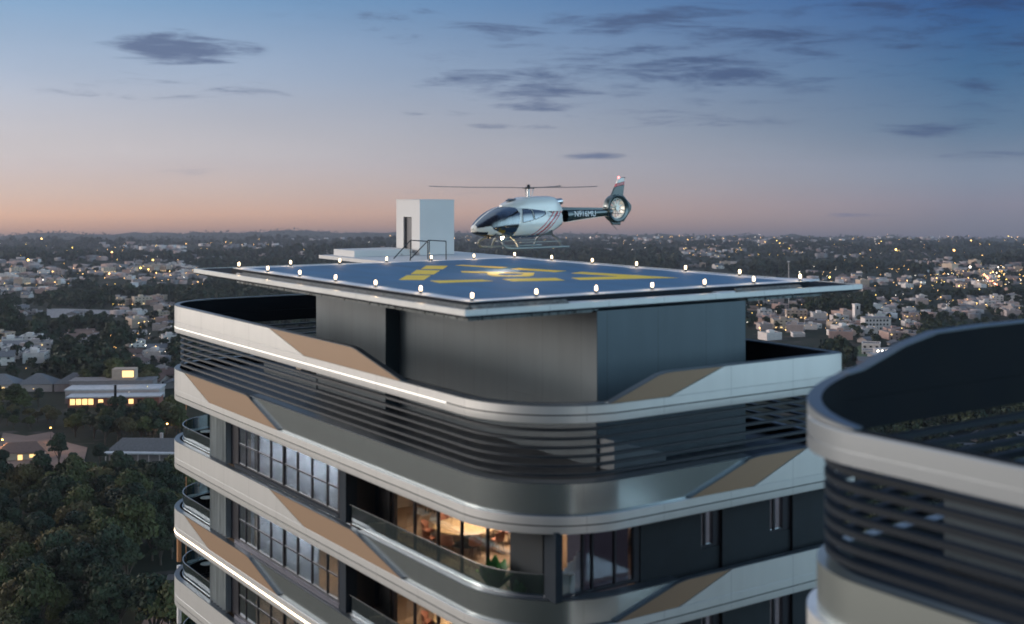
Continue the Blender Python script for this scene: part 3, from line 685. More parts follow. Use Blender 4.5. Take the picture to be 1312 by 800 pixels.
# white landing deck and low plinth
MB().box((30.6, pv1 + .002, HPZ - .2), (39.2, 64.6, HPZ - .012)).obj('landing_deck', 'stair_white', tower, xf=xf)
MB().box((31.2, 61.3, HPZ - .01), (34.9, 63.9, HPZ + .34)).obj('landing_plinth', 'stair_white', tower, xf=xf)
def railing(label, pts, posts):
    r_ = placed('handrail', pts[0][0], pts[0][1], HPZ, label, 'handrail', 'dark handrails at the stair house')
    o = pts[0]; f_ = lambda u, v, z: (u - o[0], v - o[1], z - HPZ)
    MB().pipe(pts, .032, 8).obj('top_rail', 'rail_dark', r_, 30, f_)
    for u, v, z1 in posts: MB().tube((u, v, HPZ), (u, v, z1), .028).obj('post', 'rail_dark', r_, 30, f_)
def at(px, D, z=None, py=None):
    X = (px - CX) / F * D; zz = z if z is not None else -(py - HY) / F * D
    return (cT * X + sT * D, -sT * X + cT * D, zz)
A_ = [at(504.5, 64.6, py=331.5), at(526, 65.2, py=308), at(548, 66.0, py=309.5)]
railing('dark metal handrail in front of the stair house, rising past its door', A_, [at(526, 65.2, py=308.4), at(548, 66.0, py=309.8)])
B_ = [at(525.5, 64.6, py=332), at(549, 64.6, py=308), at(571.5, 65.4, py=309.3)]
railing('dark metal handrail in front of the stair house, ending before its plain wall', B_, [at(525.5, 64.6, py=331), at(550, 64.6, py=308.3), at(571.5, 65.4, py=309.6)])

# ------------------------------------------------------------------ pad lamps
lampp = None
sides = [('near left', lambda i: (PN[0], PN[1] + PS[1] * i / 6), 7), ('near right', lambda i: (PN[0] + PS[0] * i / 6, PN[1]), 7), ('far left', lambda i: (PN[0] + PS[0] * i / 6, PN[1] + PS[1]), 7), ('far right', lambda i: (PN[0] + PS[0], PN[1] + PS[1] * i / 6), 6)]
ordn = ['', 'first', 'second', 'third', 'fourth', 'fifth', 'sixth']
for sn, fn, cnt in sides:
    for i in range(cnt):
        if sn == 'near right' and i == 0: continue
        if sn == 'far left' and i == 0: continue
        if sn == 'far right' and i == 0: continue
        if sn == 'near left' and i == 0: lab = 'glowing pad edge lamp standing at the near corner of the blue helipad'
        elif sn == 'near left' and i == 6: lab = 'glowing pad edge lamp at the left corner of the blue helipad'
        elif sn == 'near right' and i == 6: lab = 'glowing pad edge lamp at the right corner of the blue helipad'
        elif sn == 'far left' and i == 6: lab = 'glowing pad edge lamp at the back corner of the blue helipad'
        else:
            start = {'near left': 'near corner', 'near right': 'near corner', 'far left': 'left corner', 'far right': 'right corner'}[sn]
            lab = 'glowing pad edge lamp on the %s side, %s after the %s lamp' % (sn, ordn[i], start)
        u, v = fn(i)
        if sn in ('near left',) : u += 0
        if lampp is None:
            lampp = placed('pad_edge_lamp', u, v, HPZ + .006, lab, 'edge lamp', 'lamps round the helipad')
            MB().lathe([(.09, 0), (.09, .02), (.035, .03), (.035, .10)], n=14).obj('base', 'dark_metal', lampp, 40)
            pll = bpy.data.lights.new('edge_lamp_light', 'POINT'); pll.energy = 13; pll.color = (1, .70, .42); pll.shadow_soft_size = .05
            plo = bpy.data.objects.new('edge_lamp_light', pll); C.objects.link(plo); plo.parent = lampp; plo.location = (0, 0, .36)
            MB().lathe([(.04, .101), (.052, .12), (.052, .23), (.04, .26), (.01, .27)], n=16).obj('glowing_glass', 'lamp_glass', lampp, 40)
        else: copy_tree(lampp, loc=wp(u, v, HPZ + .006), label=lab)

# ------------------------------------------------------------------ helicopter
mat('heli_white', (.62, .62, .58), .2, .0, coat=.6)
mat('heli_green', (.030, .052, .055), .22, .3, coat=.6)
mat('heli_red', (.42, .06, .07), .25, coat=.5)
mat('heli_black', (.015, .015, .017), .25)
mat('blade_grey', (.10, .10, .10), .45, .2)
mat('fan_silver', (.85, .80, .70), .4, .2)
mat('seat_cloth', (.05, .045, .05), .8)
mat('skid_metal', (.20, .22, .21), .35, .5)
mat('beacon_red', (1, .3, .25), .3, emit=6, ecol=(1, .14, .14))
mat('landing_lamp', (1, .9, .7), .3, emit=160, ecol=(1, .78, .5))
mat('letter_white', (.75, .75, .75), .4)
PSI = R(38); hD = 60.0
hX = (677 - CX) / F * hD; skz = -(317 - HY) / F * hD
hs_ = .955
heli = empty('helicopter', (hX, hD, CAMZ + skz), 'white and dark green helicopter with red stripes, hovering over the blue helipad', 'helicopter', rz=math.pi + PSI)
heli.scale = (hs_, hs_, hs_)
MX = 3.55                                    # mast station behind the nose; local x forward, origin below the mast
stn = [(0.00, .98, 1.06, .04), (.06, .84, 1.16, .22), (.18, .74, 1.28, .38), (.40, .66, 1.46, .56), (.70, .60, 1.68, .72), (1.05, .56, 1.88, .84), (1.5, .53, 2.05, .92), (2.0, .51, 2.15, .96), (2.6, .50, 2.20, .98), (3.3, .50, 2.22, .97), (4.0, .53, 2.20, .92), (4.6, .64, 2.14, .80), (5.1, .86, 2.06, .64), (5.5, 1.06, 1.98, .48), (5.85, 1.20, 1.92, .36), (6.2, 1.27, 1.90, .30)]
def interp(x):
    for a, b_ in zip(stn[:-1], stn[1:]):
        if x <= b_[0]:
            t_ = (x - a[0]) / (b_[0] - a[0]); t_ = t_ if a[0] == 0 else t_
            return [a[j] + (b_[j] - a[j]) * t_ for j in (1, 2, 3)]
    return stn[-1][1:]
def sm(x):                                    # smoothed section
    ws = [(-.12, 1), (-.06, 2), (0, 3), (.06, 2), (.12, 1)] if .25 < x < 6.0 else [(0, 1)]
    t_ = sum(w for _, w in ws); o = [0, 0, 0]
    for d_, w in ws:
        q = interp(min(max(x + d_, 0), 6.2))
        for j in range(3): o[j] += q[j] * w / t_
    return o
NXs = [0, .02, .06, .1, .14, .18, .22] + [.26 + .035 * i for i in range(int((6.2 - .26) / .035) + 1)]; NC = 144
verts = []
for x in NXs:
    zb_, zt_, hw = sm(x); zc_ = zb_ + (zt_ - zb_) * .42
    for j in range(NC):
        a = 2 * math.pi * j / NC; ca, sa = math.cos(a), math.sin(a)
        e_ = .82
        yy = hw * math.copysign(abs(ca) ** e_, ca); zz = zc_ + (zt_ - zc_ if sa > 0 else zc_ - zb_) * math.copysign(abs(sa) ** (.9 if sa > 0 else .8), sa)
        verts.append((MX - x, yy, zz))
def seg_in(x, z, poly):
    c_ = False; n = len(poly)
    for i in range(n):
        (xa, za), (xb, zb_) = poly[i], poly[(i + 1) % n]
        if (za > z) != (zb_ > z) and x < (xb - xa) * (z - za) / (zb_ - za) + xa: c_ = not c_
    return c_
WS = [(.10, 1.04), (.62, 1.16), (.80, .96), (1.02, .86), (1.35, .72), (1.95, .66), (2.22, 1.25), (2.32, 1.75), (2.26, 2.04), (1.7, 2.12), (.9, 1.86), (.4, 1.5), (.1, 1.2)]
W1 = [(2.42, 1.30), (3.12, 1.42), (3.12, 1.98), (2.60, 1.98), (2.46, 1.7)]
W2 = [(3.20, 1.44), (3.72, 1.58), (4.02, 1.70), (4.04, 1.86), (3.9, 1.98), (3.20, 1.98)]
cls = {}
for k in range(len(NXs) - 1):
    for j in range(NC):
        q = (k * NC + j, k * NC + (j + 1) % NC, (k + 1) * NC + (j + 1) % NC, (k + 1) * NC + j)
        cx_ = sum(verts[i][0] for i in q) / 4; cy_ = sum(verts[i][1] for i in q) / 4; cz_ = sum(verts[i][2] for i in q) / 4; x = MX - cx_
        zb_, zt_, hw = sm(x)
        c_ = 'body'
        d1 = x - 2.95 - (cz_ - .6) * 1.30      # diagonal stripes at the rear
        if x > 2.9:
            s_ = d1 * .75
            if .12 < d1 < .24 or .42 < d1 < .60 or .76 < d1 < .86: c_ = 'stripe'
        if cz_ < zb_ + .10 + max(0, x - 2.6) * .03 and x > .1: c_ = 'belly'
        if x > 5.4 + (1.6 - cz_) * .12: c_ = 'tail_root'
        if x < .55 and cz_ < .86: c_ = 'belly'
        if abs(cy_) < .05 and x < 1.75 and cz_ > 1.2: pass
        elif seg_in(x, cz_, WS) and not (abs(cy_) < .03): c_ = 'windscreen'
        if seg_in(x, cz_, W1): c_ = 'side_window_L' if cy_ > 0 else 'side_window_R'
        if seg_in(x, cz_, W2): c_ = 'rear_window_L' if cy_ > 0 else 'rear_window_R'
        cls.setdefault(c_, []).append(q)
cls.setdefault('body', []).append(tuple(range(NC))); cls.setdefault('tail_root', []).append(tuple((len(NXs) - 1) * NC + j for j in range(NC)))
def sub(name, faces, m, parent):
    used = {}; f2 = []
    for f in faces: f2.append(tuple(used.setdefault(i, len(used)) for i in f))
    mb = MB(); mb.v = [verts[i] for i in used]; mb.f = f2
    me = bpy.data.meshes.new(name); me.from_pydata(mb.v, [], mb.f); me.update()
    for p in me.polygons: p.use_smooth = len(p.vertices) == 4
    me.materials.append(M[m]); o = bpy.data.objects.new(name, me); C.objects.link(o); o.parent = parent; return o
body = sub('fuselage', cls['body'], 'heli_white', heli)
sub('red_stripe', cls['stripe'], 'heli_red', body)
sub('belly', cls['belly'], 'heli_black', body)
sub('windscreen', cls['windscreen'], 'cockpit_glass', heli)
for n_ in ('side_window_L', 'side_window_R', 'rear_window_L', 'rear_window_R'): sub('side_window', cls[n_], 'cockpit_glass', heli)
# cabin inside
MB().box((MX - 4.6, -.7, .62), (MX - .9, .7, .80)).obj('cabin_floor', 'heli_black', heli)
MB().box((MX - 4.55, -.72, .8), (MX - 4.3, .72, 1.95)).obj('cabin_bulkhead', 'seat_cloth', heli)
for sx in (1.9, 3.3):
    for sy in (-.42, .42):
        s_ = MB().box((MX - sx - .5, sy - .25, .8), (MX - sx, sy + .25, 1.10)).obj('seat', 'seat_cloth', heli, bevel=.04)
        MB().box((MX - sx - .58, sy - .24, 1.0), (MX - sx - .42, sy + .24, 1.78)).obj('seat_back', 'seat_cloth', s_, bevel=.05)
MB().box((MX - 1.25, -.45, .8), (MX - .95, .45, 1.30)).obj('instrument_panel', 'heli_black', heli, bevel=.03)
# window trims and door seam
def surf(x, z, side=1, lift=.006):
    zb_, zt_, hw = sm(x); zc_ = zb_ + (zt_ - zb_) * .42
    if z >= zc_: sa = min(1, ((z - zc_) / (zt_ - zc_))) ** (1 / .9)
    else: sa = -min(1, ((zc_ - z) / (zc_ - zb_))) ** (1 / .8)
    ca = math.sqrt(max(0, 1 - sa * sa)); return (MX - x, side * (hw * ca ** .82 + lift), z)
def densify(poly, n=6, closed=True):
    out = []
    for i in range(len(poly) if closed else len(poly) - 1):
        a, b_ = poly[i], poly[(i + 1) % len(poly)]
        for k in range(n): out.append((a[0] + (b_[0] - a[0]) * k / n, a[1] + (b_[1] - a[1]) * k / n))
    out.append(poly[0] if closed else poly[-1]); return out
for side in (1, -1):
    for P_ in (W1, W2): MB().pipe([surf(x, z, side) for x, z in densify(P_)], .016, 6).obj('window_trim', 'heli_black', heli, 60)
    MB().pipe([surf(x, z, side) for x, z in densify([(2.36, 2.06), (2.40, 1.5), (2.22, 1.0), (1.98, .66)], 6, False)], .014, 6).obj('door_frame', 'heli_white', heli, 60)
    MB().pipe([surf(x, z, side, .002) for x, z in densify([(2.0, .64), (3.9, .72), (4.25, 1.1), (4.2, 1.95)], 8, False)], .006, 6).obj('door_seam', 'heli_black', heli, 60)
    MB().pipe([surf(x, z, side, .004) for x, z in densify([(4.2, 1.60), (5.1, 1.62)], 5, False)], .013, 6).obj('door_rail', 'heli_black', heli, 60)
    h_ = surf(3.0, 1.28, side, .01); MB().box((h_[0] - .08, h_[1] - .015, h_[2] - .02), (h_[0] + .08, h_[1] + .015, h_[2] + .02)).obj('door_handle', 'steel', heli)
# engine cowling
mb = MB(); rows = []
for x, zt_, w in [(1.75, 2.16, .10), (1.95, 2.24, .28), (2.3, 2.36, .40), (2.7, 2.48, .46), (3.0, 2.56, .50), (4.2, 2.60, .52), (4.75, 2.60, .50), (5.0, 2.56, .46), (5.25, 2.30, .40), (5.5, 2.0, .30)]:
    rows.append([(MX - x, w * 1.45 * c1, 1.85 + (zt_ - 1.85) * z1) for c1, z1 in [(-1, 0), (-.98, .35), (-.9, .7), (-.72, .92), (-.4, 1.0), (0, 1.02), (.4, 1.0), (.72, .92), (.9, .7), (.98, .35), (1, 0)]])
mb.loft(rows, False, True); n_ = 11
mb.f.append(tuple(range(n_))); mb.f.append(tuple((len(rows) - 1) * n_ + i for i in range(n_)))
mb.obj('engine_cowling', 'heli_white', heli, 40)
MB().poly_prism([(MX - 2.15, -.16, 2.37), (MX - 2.5, -.3, 2.46), (MX - 2.5, .3, 2.46), (MX - 2.15, .16, 2.37)], [(MX - 2.2, -.16, 2.41), (MX - 2.5, -.3, 2.50), (MX - 2.5, .3, 2.50), (MX - 2.2, .16, 2.41)]).obj('air_intake', 'heli_black', heli)
mb = MB(); mb.tube((MX - 5.15, .14, 2.30), (MX - 5.62, .14, 2.34), .17, .17, 20, caps=False); mb.tube((MX - 5.16, .14, 2.30), (MX - 5.60, .14, 2.34), .15, .15, 20); mb.obj('exhaust_pipe', 'steel', heli, 30)
# tail boom
mb = MB(); rows = []
for x, zb_, zt_, hw in [(6.0, 1.24, 1.93, .31), (7.0, 1.36, 1.92, .25), (8.0, 1.46, 1.91, .20), (8.9, 1.54, 1.91, .17), (9.3, 1.58, 1.92, .15)]:
    rows.append([(MX - x, hw * math.cos(a), (zb_ + zt_) / 2 + (zt_ - zb_) / 2 * math.sin(a)) for a in [2 * math.pi * i / 28 for i in range(28)]])
mb.loft(rows, False, True); boom = mb.obj('tail_boom', 'heli_green', heli, 60)
mb = MB(); mb.loft([[(MX - x, y_, z_) for y_, z_ in [(-w, 1.88), (-w * .7, zt_), (w * .7, zt_), (w, 1.88)]] for x, w, zt_ in [(5.4, .26, 2.06), (6.2, .2, 2.02), (7.6, .14, 2.0), (8.6, .10, 1.98)]], False, False); mb.obj('driveshaft_cover', 'heli_green', boom, 30)
MB().pipe([(MX - 6.0, .02, 1.238), (MX - 9.2, .0, 1.565)], .012, 6).obj('belly_line', 'fan_silver', boom)
# shrouded fan, fin
FX, FZ, FO, FI = 9.62, 1.93, .76, .545
mb = MB(); n = 40
def outl(a):                                  # outer outline of the shroud: rounded front, pointed rear
    x, z = math.cos(a), math.sin(a)
    r = FO * (1 + .10 * max(0, -x) ** 6 + .0 * abs(z))
    return r
ys_ = [(-.21, .98), (-.24, .90), (-.2, FI / FO + .03), (-.16, FI / FO), (.16, FI / FO), (.2, FI / FO + .03), (.24, .90), (.21, .98), (.0, 1.03)]
rows = []
for y_, kf in ys_:
    rows.append([(MX - FX + (outl(a) if kf > .85 else FO) * kf * math.cos(a), y_, FZ + (outl(a) if kf > .85 else FO) * kf * math.sin(a)) for a in [2 * math.pi * i / n for i in range(n)]])
mb.loft(rows, True, True); mb.obj('fan_shroud', 'heli_green', heli, 35)
MB().tube((MX - FX, -.13, FZ), (MX - FX, .16, FZ), .14, .12, 20).obj('fan_hub', 'fan_silver', heli, 30)
for k in range(10):
    a = 2 * math.pi * k / 10 + .2; d_ = (math.cos(a), math.sin(a)); p_ = (-d_[1] * .05, d_[0] * .05)
    r0, r1 = .13, FI - .012
    X = lambda r, s_, y_: (MX - FX + d_[0] * r + p_[0] * s_, y_, FZ + d_[1] * r + p_[1] * s_)
    MB().poly_prism([X(r0, -1, .03), X(r0, 1, .07), X(r0, 1, .085), X(r0, -1, .045)], [X(r1, -1, .0), X(r1, 1, .08), X(r1, 1, .095), X(r1, -1, .015)]).obj('fan_blade', 'fan_silver', heli)
for k in range(3):
    a = 2 * math.pi * k / 3 + .5; MB().tube((MX - FX + .1 * math.cos(a), -.1, FZ + .1 * math.sin(a)), (MX - FX + (FI) * math.cos(a), -.1, FZ + FI * math.sin(a)), .022).obj('fan_strut', 'fan_silver', heli)
def fin(name, pts, m, hw=.07):
    return MB().poly_prism([(MX - x, -hw if 1 else 0, z) for x, z in pts], [(MX - x, hw, z) for x, z in pts]).obj(name, m, heli, bevel=.02)
fin('tail_fin', [(8.75, 1.95), (8.95, 2.05), (9.55, 3.10), (10.22, 3.22), (10.12, 2.62), (10.2, 2.5), (9.6, 2.35), (9.1, 2.2)], 'heli_green')
fin('fin_stripe', [(9.552, 3.102), (9.66, 3.28), (10.225, 3.40), (10.222, 3.222)], 'heli_red', .071)
fin('fin_tip', [(9.662, 3.282), (9.80, 3.55), (10.2, 3.60), (10.225, 3.402)], 'heli_white', .068)
fin('rear_fairing', [(FX + .70 * math.cos(R(a)), FZ + .70 * math.sin(R(a))) for a in (-62, -40, -20, 0, 20, 40, 62)] + [(10.10, 2.66), (10.72, 2.10), (10.70, 1.84), (10.15, 1.20)], 'heli_green', .1)
mb = MB(); mb.loft([[(MX - FX + r_ * math.cos(2 * math.pi * i / 40), y_, FZ + r_ * math.sin(2 * math.pi * i / 40)) for i in range(40)] for y_, r_ in ((-.15, FI - .004), (.15, FI - .004), (.15, FI - .016), (-.15, FI - .016))], True, True); mb.obj('fan_duct_lining', 'fan_silver', heli, 35)
fin('lower_fin', [(9.0, 1.52), (9.35, 1.05), (9.95, 1.02), (9.95, 1.14), (10.05, 1.3), (9.7, 1.3)], 'heli_green', .06)
MB().tube((MX - 9.2, 0, 1.2), (MX - 9.75, 0, .76), .018).obj('tail_skid', 'skid_metal', heli)
MB().box((MX - 9.25, -1.15, 1.66), (MX - 8.95, 1.15, 1.69)).obj('tailplane', 'heli_green', heli, bevel=.01)
MB().pipe([(MX - 10.1, 0, 3.6), (MX - 10.35, 0, 3.60)], .02).obj('fin_aerial', 'dark_metal', heli)
MB().lathe([(.05, 0), (.06, .05), (.03, .1), (.005, .11)], (MX - 9.85, 0, 3.57), 12).obj('beacon', 'beacon_red', heli, 40)
# rotor
HZ = 3.02
MB().tube((0, 0, 2.55), (0, 0, HZ + .1), .075, .065, 16).obj('mast', 'steel', heli, 30)
hub = MB().lathe([(.30, 0), (.30, .05), (.10, .09), (.08, .20), (.01, .22)], (0, 0, HZ - .02), 24).obj('rotor_hub', 'dark_metal', heli, 30)
for k in range(3):
    a = 2 * math.pi * k / 3; MB().pipe([(.16 * math.cos(a), .16 * math.sin(a), 2.62), (.27 * math.cos(a + .3), .27 * math.sin(a + .3), HZ)], .022).obj('pitch_link', 'steel', heli)
for k in range(3):
    a = R(-53) + 2 * math.pi * k / 3; ca, sa = math.cos(a), math.sin(a)
    def bp(r, s_, z_): return (ca * r - sa * s_, sa * r + ca * s_, HZ + z_)
    mb = MB(); secs = []
    for r, ch, dz in [(.18, .14, .02), (.7, .15, .03), (1.0, .34, .04), (3.0, .34, .05), (4.6, .34, .08), (5.2, .32, .10), (5.34, .2, .11)]:
        secs.append([bp(r, -ch * .35, dz), bp(r, -ch * .1, dz + .022), bp(r, ch * .65, dz), bp(r, -ch * .1, dz - .016)])
    mb.loft(secs, False, True); mb.f += [(0, 1, 2, 3), tuple(24 + i for i in range(4))[::-1]]
    mb.obj('rotor_blade', 'blade_grey', heli, 30)
# skids
for side in (1, -1):
    y_ = side * 1.12
    MB().pipe([(1.75, side * .62, .55), (2.2, side * .80, .50), (2.42, side * .95, .38), (2.40, side * 1.06, .17), (2.22, y_, .05), (1.95, y_, .03), (0, y_, .03), (-1.75, y_, .03)], .06, 10).obj('skid', 'skid_metal', heli, 60)
    for x in (1.55, -1.25):
        MB().pipe([(x, side * .45, .60), (x - .02, side * .85, .42), (x - .05, y_, .05)], .055, 10).obj('skid_strut', 'skid_metal', heli, 60)
    MB().box((-1.3, side * 1.0 - .12, .30), (1.3, side * 1.0 + .12, .33)).obj('boarding_step', 'skid_metal', heli)
MB().lathe([(.05, -.03), (.085, -.01), (.085, .03)], (2.0, .46, .50), 14).obj('landing_light', 'landing_lamp', heli, 40)
MB().lathe([(.05, 0), (.07, .08), (.07, .16)], (2.75, .28, .50), 12).obj('camera_ball', 'heli_black', heli, 40)
# registration on the boom
def text_mesh(txt, size, name, m, depth=.004):
    cu = bpy.data.curves.new(name, 'FONT'); cu.body = txt; cu.size = size; cu.extrude = depth; cu.align_x = 'CENTER'; cu.align_y = 'CENTER'
    to = bpy.data.objects.new(name, cu); C.objects.link(to)
    dg = bpy.context.evaluated_depsgraph_get(); me = bpy.data.meshes.new_from_object(to.evaluated_get(dg)); bpy.data.objects.remove(to)
    me.name = name; me.materials.clear(); me.materials.append(M[m]); o = bpy.data.objects.new(name, me); C.objects.link(o); return o
for side in (1, -1):
    o = text_mesh('N916MU', .43, 'registration', 'letter_white'); o.parent = boom
    # text reads left to right for a viewer on this side
    bz = Vector((0, side, .10)).normalized(); bx = Vector((-side, -.058, 0)).normalized()
    bz = (bz - bx * bz.dot(bx)).normalized(); by = bz.cross(bx); o.matrix_local = Matrix(((bx.x, by.x, bz.x, MX - 7.2), (bx.y, by.y, bz.y, side * .262), (bx.z, by.z, bz.z, 1.66), (0, 0, 0, 1)))
    o.scale = (1.0, 1.0, 1)
sp = bpy.data.lights.new('landing_beam', 'SPOT'); sp.energy = 400; sp.spot_size = R(95); sp.spot_blend = 1; sp.color = (1, .80, .62); sp.shadow_soft_size = .08
spo = bpy.data.objects.new('landing_beam', sp); C.objects.link(spo)
hw_ = Matrix.Translation(heli.location) @ Matrix.Rotation(math.pi + PSI, 4, 'Z') @ Matrix.Scale(hs_, 4)
lp = hw_ @ Vector((2.0, .5, .42)); spo.location = lp
pl = bpy.data.lights.new('landing_glow', 'POINT'); pl.energy = 22; pl.color = (1, .62, .28); pl.shadow_soft_size = .1
po = bpy.data.objects.new('landing_glow', pl); C.objects.link(po); po.location = hw_ @ Vector((2.1, .55, .30))
tgt = Vector((0.0 - .05, 54.6, CAMZ + HPZ)); spo.rotation_euler = (tgt - lp).to_track_quat('-Z', 'Y').to_euler()

# ------------------------------------------------------------------ foreground tower, out of focus
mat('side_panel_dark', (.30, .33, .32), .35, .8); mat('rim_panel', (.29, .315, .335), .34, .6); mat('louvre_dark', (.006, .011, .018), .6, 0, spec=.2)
x2, y2 = wxy(27, 6)
tower2 = empty('neighbour_tower', (x2, y2, 0), 'out of focus nearer tower at the right edge with pale rounded parapet and dark louvres', 'apartment tower', rz=TH)
xf2 = local(27, 6)
T2 = Ring(18.6, -8, 38, 18.3, 3, 2.6)
def t2(pf, prof, name, m, closed=True):
    mb = MB(); strip(mb, pf, prof, closed); return mb.obj(name, m, tower2, 30, xf2)
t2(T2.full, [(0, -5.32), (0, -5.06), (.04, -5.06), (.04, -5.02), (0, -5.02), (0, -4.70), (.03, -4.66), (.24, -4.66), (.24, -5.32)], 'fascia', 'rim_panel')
t2(T2.full, [(.242, -5.32), (.242, -4.64), (.03, -4.655), (.03, -4.63), (.27, -4.63), (.27, -5.32)], 'fascia_lining', 'inner_parapet')
# back parapet that steps up, and the shoulder at the rounded corner
bk = [(21.2, -4.62), (21.2, -4.08), (21.7, -4.02), (23.1, -3.60), (24.3, -3.38), (26, -3.34), (38, -3.34), (38, -4.62)]
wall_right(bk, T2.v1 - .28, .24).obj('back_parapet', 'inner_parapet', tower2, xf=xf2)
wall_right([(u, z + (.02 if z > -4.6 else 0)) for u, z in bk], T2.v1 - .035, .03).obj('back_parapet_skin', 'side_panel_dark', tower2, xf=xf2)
mb = MB()
for (ua, za), (ub, zb_) in zip(bk[1:6], bk[2:7]):
    mb.poly_prism([(ua, T2.v1 - .30, za + .003), (ua, T2.v1, za + .003), (ua, T2.v1, za + .04), (ua, T2.v1 - .30, za + .04)], [(ub, T2.v1 - .30, zb_ + .003), (ub, T2.v1, zb_ + .003), (ub, T2.v1, zb_ + .04), (ub, T2.v1 - .30, zb_ + .04)])
mb.obj('coping', 'coping', tower2, xf=xf2)
def t2arc(off): return T2.arc(T2.u0 + T2.rf, T2.v1 - T2.rf, T2.rf - off, 90, 180, 20)
pa, pb = t2arc(.0), t2arc(.26); mbx = MB(); rowA = []; 
zt2 = [-4.08 - .54 * (i_ / 20) ** .8 for i_ in range(21)]
mbx.loft([[(u, v, -4.63) for u, v in pa], [(u, v, z) for (u, v), z in zip(pa, zt2)], [(u, v, z) for (u, v), z in zip(pb, zt2)], [(u, v, -4.63) for u, v in pb]], True, False)
mbx.obj('corner_parapet', 'rim_panel', tower2, 30, xf2)
pc, pd = t2arc(.262), t2arc(.29); mbx = MB(); mbx.loft([[(u, v, -4.63) for u, v in pc], [(u, v, z + .02) for (u, v), z in zip(pc, zt2)], [(u, v, z + .02) for (u, v), z in zip(pd, zt2)], [(u, v, -4.63) for u, v in pd]], True, False); mbx.obj('corner_lining', 'inner_parapet', tower2, 30, xf2)
pe = t2arc(.02); mbx = MB(); mbx.loft([[(u, v, z + .005) for (u, v), z in zip(pe, zt2)], [(u, v, z + .03) for (u, v), z in zip(pe, zt2)], [(u, v, z + .03) for (u, v), z in zip(pd, zt2)], [(u, v, z + .021) for (u, v), z in zip(pd, zt2)]], True, False); mbx.obj('coping', 'coping', tower2, 30, xf2)
for i in range(7):
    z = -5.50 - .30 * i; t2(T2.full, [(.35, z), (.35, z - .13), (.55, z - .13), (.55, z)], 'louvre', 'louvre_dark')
t2(T2.full, [(.0, -9.15), (0, -8.93), (.05, -8.93), (.05, -8.89), (0, -8.89), (0, -8.6), (.5, -8.6), (.5, -9.15)], 'fascia', 'white_panel')
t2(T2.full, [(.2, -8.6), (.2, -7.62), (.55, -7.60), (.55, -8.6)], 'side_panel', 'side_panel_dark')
p = T2.full(.5); MB().poly_prism([(u, v, -9.1) for u, v in p], [(u, v, -7.95) for u, v in p]).obj('floor_slab', 'terrace_floor', tower2, xf=xf2)
MB().box((22.2, -6, -7.95), (31, 16.3, -6.05)).obj('penthouse_wall', 'block_wall', tower2, xf=xf2)
MB().box((19.6, -7.5, -12.6), (37, 17.4, -9.15)).obj('facade_wall', 'dark_wall', tower2, xf=xf2)
mb = MB()
for i in range(3, 27):
    zg = -5.3 - 3.6 * (i - 1)
    if zg < -98: break
    pp = T2.full(0); mb.poly_prism([(u, v, zg) for u, v in pp], [(u, v, zg + 1.3) for u, v in pp])
mb.obj('lower_storey_band', 'white_panel', tower2, 30, xf2)
MB().box((20.2, -7, -100), (36.5, 16.8, -12.6)).obj('lower_wall', 'dark_wall', tower2, xf=xf2)

# ------------------------------------------------------------------ furniture behind the glass and on the balcony
ZF = -14.05
def chair_proto():
    r_ = placed('dining_chair', 0, 0, 0, 'x', 'chair', 'coral dining chairs round the big table')
    s_ = MB().lathe([(.20, .42), (.25, .44), (.25, .49), (.20, .51)], n=18).obj('seat', 'coral_fabric', r_, 40)
    mb = MB(); pr_ = []
    a_ = [R(-75 + 150 * i / 12) for i in range(13)]
    mb.loft([[(-.26 * math.cos(a), .26 * math.sin(a), .50) for a in a_], [(-.31 * math.cos(a), .29 * math.sin(a), .86 - .12 * abs(math.sin(a)) ** 3) for a in a_], [(-.27 * math.cos(a), .25 * math.sin(a), .86 - .12 * abs(math.sin(a)) ** 3) for a in a_], [(-.22 * math.cos(a), .22 * math.sin(a), .50) for a in a_]])
    mb.obj('backrest', 'coral_fabric', r_, 40)
    for a in (45, 135, 225, 315): MB().tube((.16 * math.cos(R(a)), .16 * math.sin(R(a)), .43), (.25 * math.cos(R(a)), .25 * math.sin(R(a)), 0), .018, .012).obj('leg', 'dark_metal', r_, 40)
    return r_
chair0 = chair_proto(); first = True
for lv in (0, 1):
    zf = ZF - 3.63 * lv; tu, tv = 25.75, 41.0
    up = ['top', 'second'][lv]
    tb = placed('dining_table', tu, tv, zf, 'large round light wood table behind the %s' % ('upper warm-lit corner window' if lv == 0 else 'lower warm-lit corner window'), 'table')
    MB().lathe([(1.20, .70), (1.28, .715), (1.28, .745), (1.25, .76)], n=48).obj('table_top', 'table_wood', tb, 40)
    MB().lathe([(.55, 0), (.5, .04), (.22, .10), (.20, .5), (.5, .70)], n=28).obj('pedestal', 'dark_metal', tb, 40)
    for i in range(9):
        a = 2 * math.pi * i / 9 + .2; u, v = tu + 1.55 * math.cos(a), tv + 1.55 * math.sin(a)
        lab = 'coral tub chair at the round table behind the %s corner window' % ('upper' if lv == 0 else 'lower')
        if first: c_ = chair0; c_['label'] = lab; c_.location = wp(u, v, zf); c_.rotation_euler = (0, 0, TH + a + math.pi); first = False
        else: copy_tree(chair0, loc=wp(u, v, zf), rz=TH + a + math.pi, label=lab, group='coral dining chairs round the big table, %s' % ['upper floor', 'lower floor'][lv])
    if lv == 0: chair0['group'] = 'coral dining chairs round the big table, upper floor'
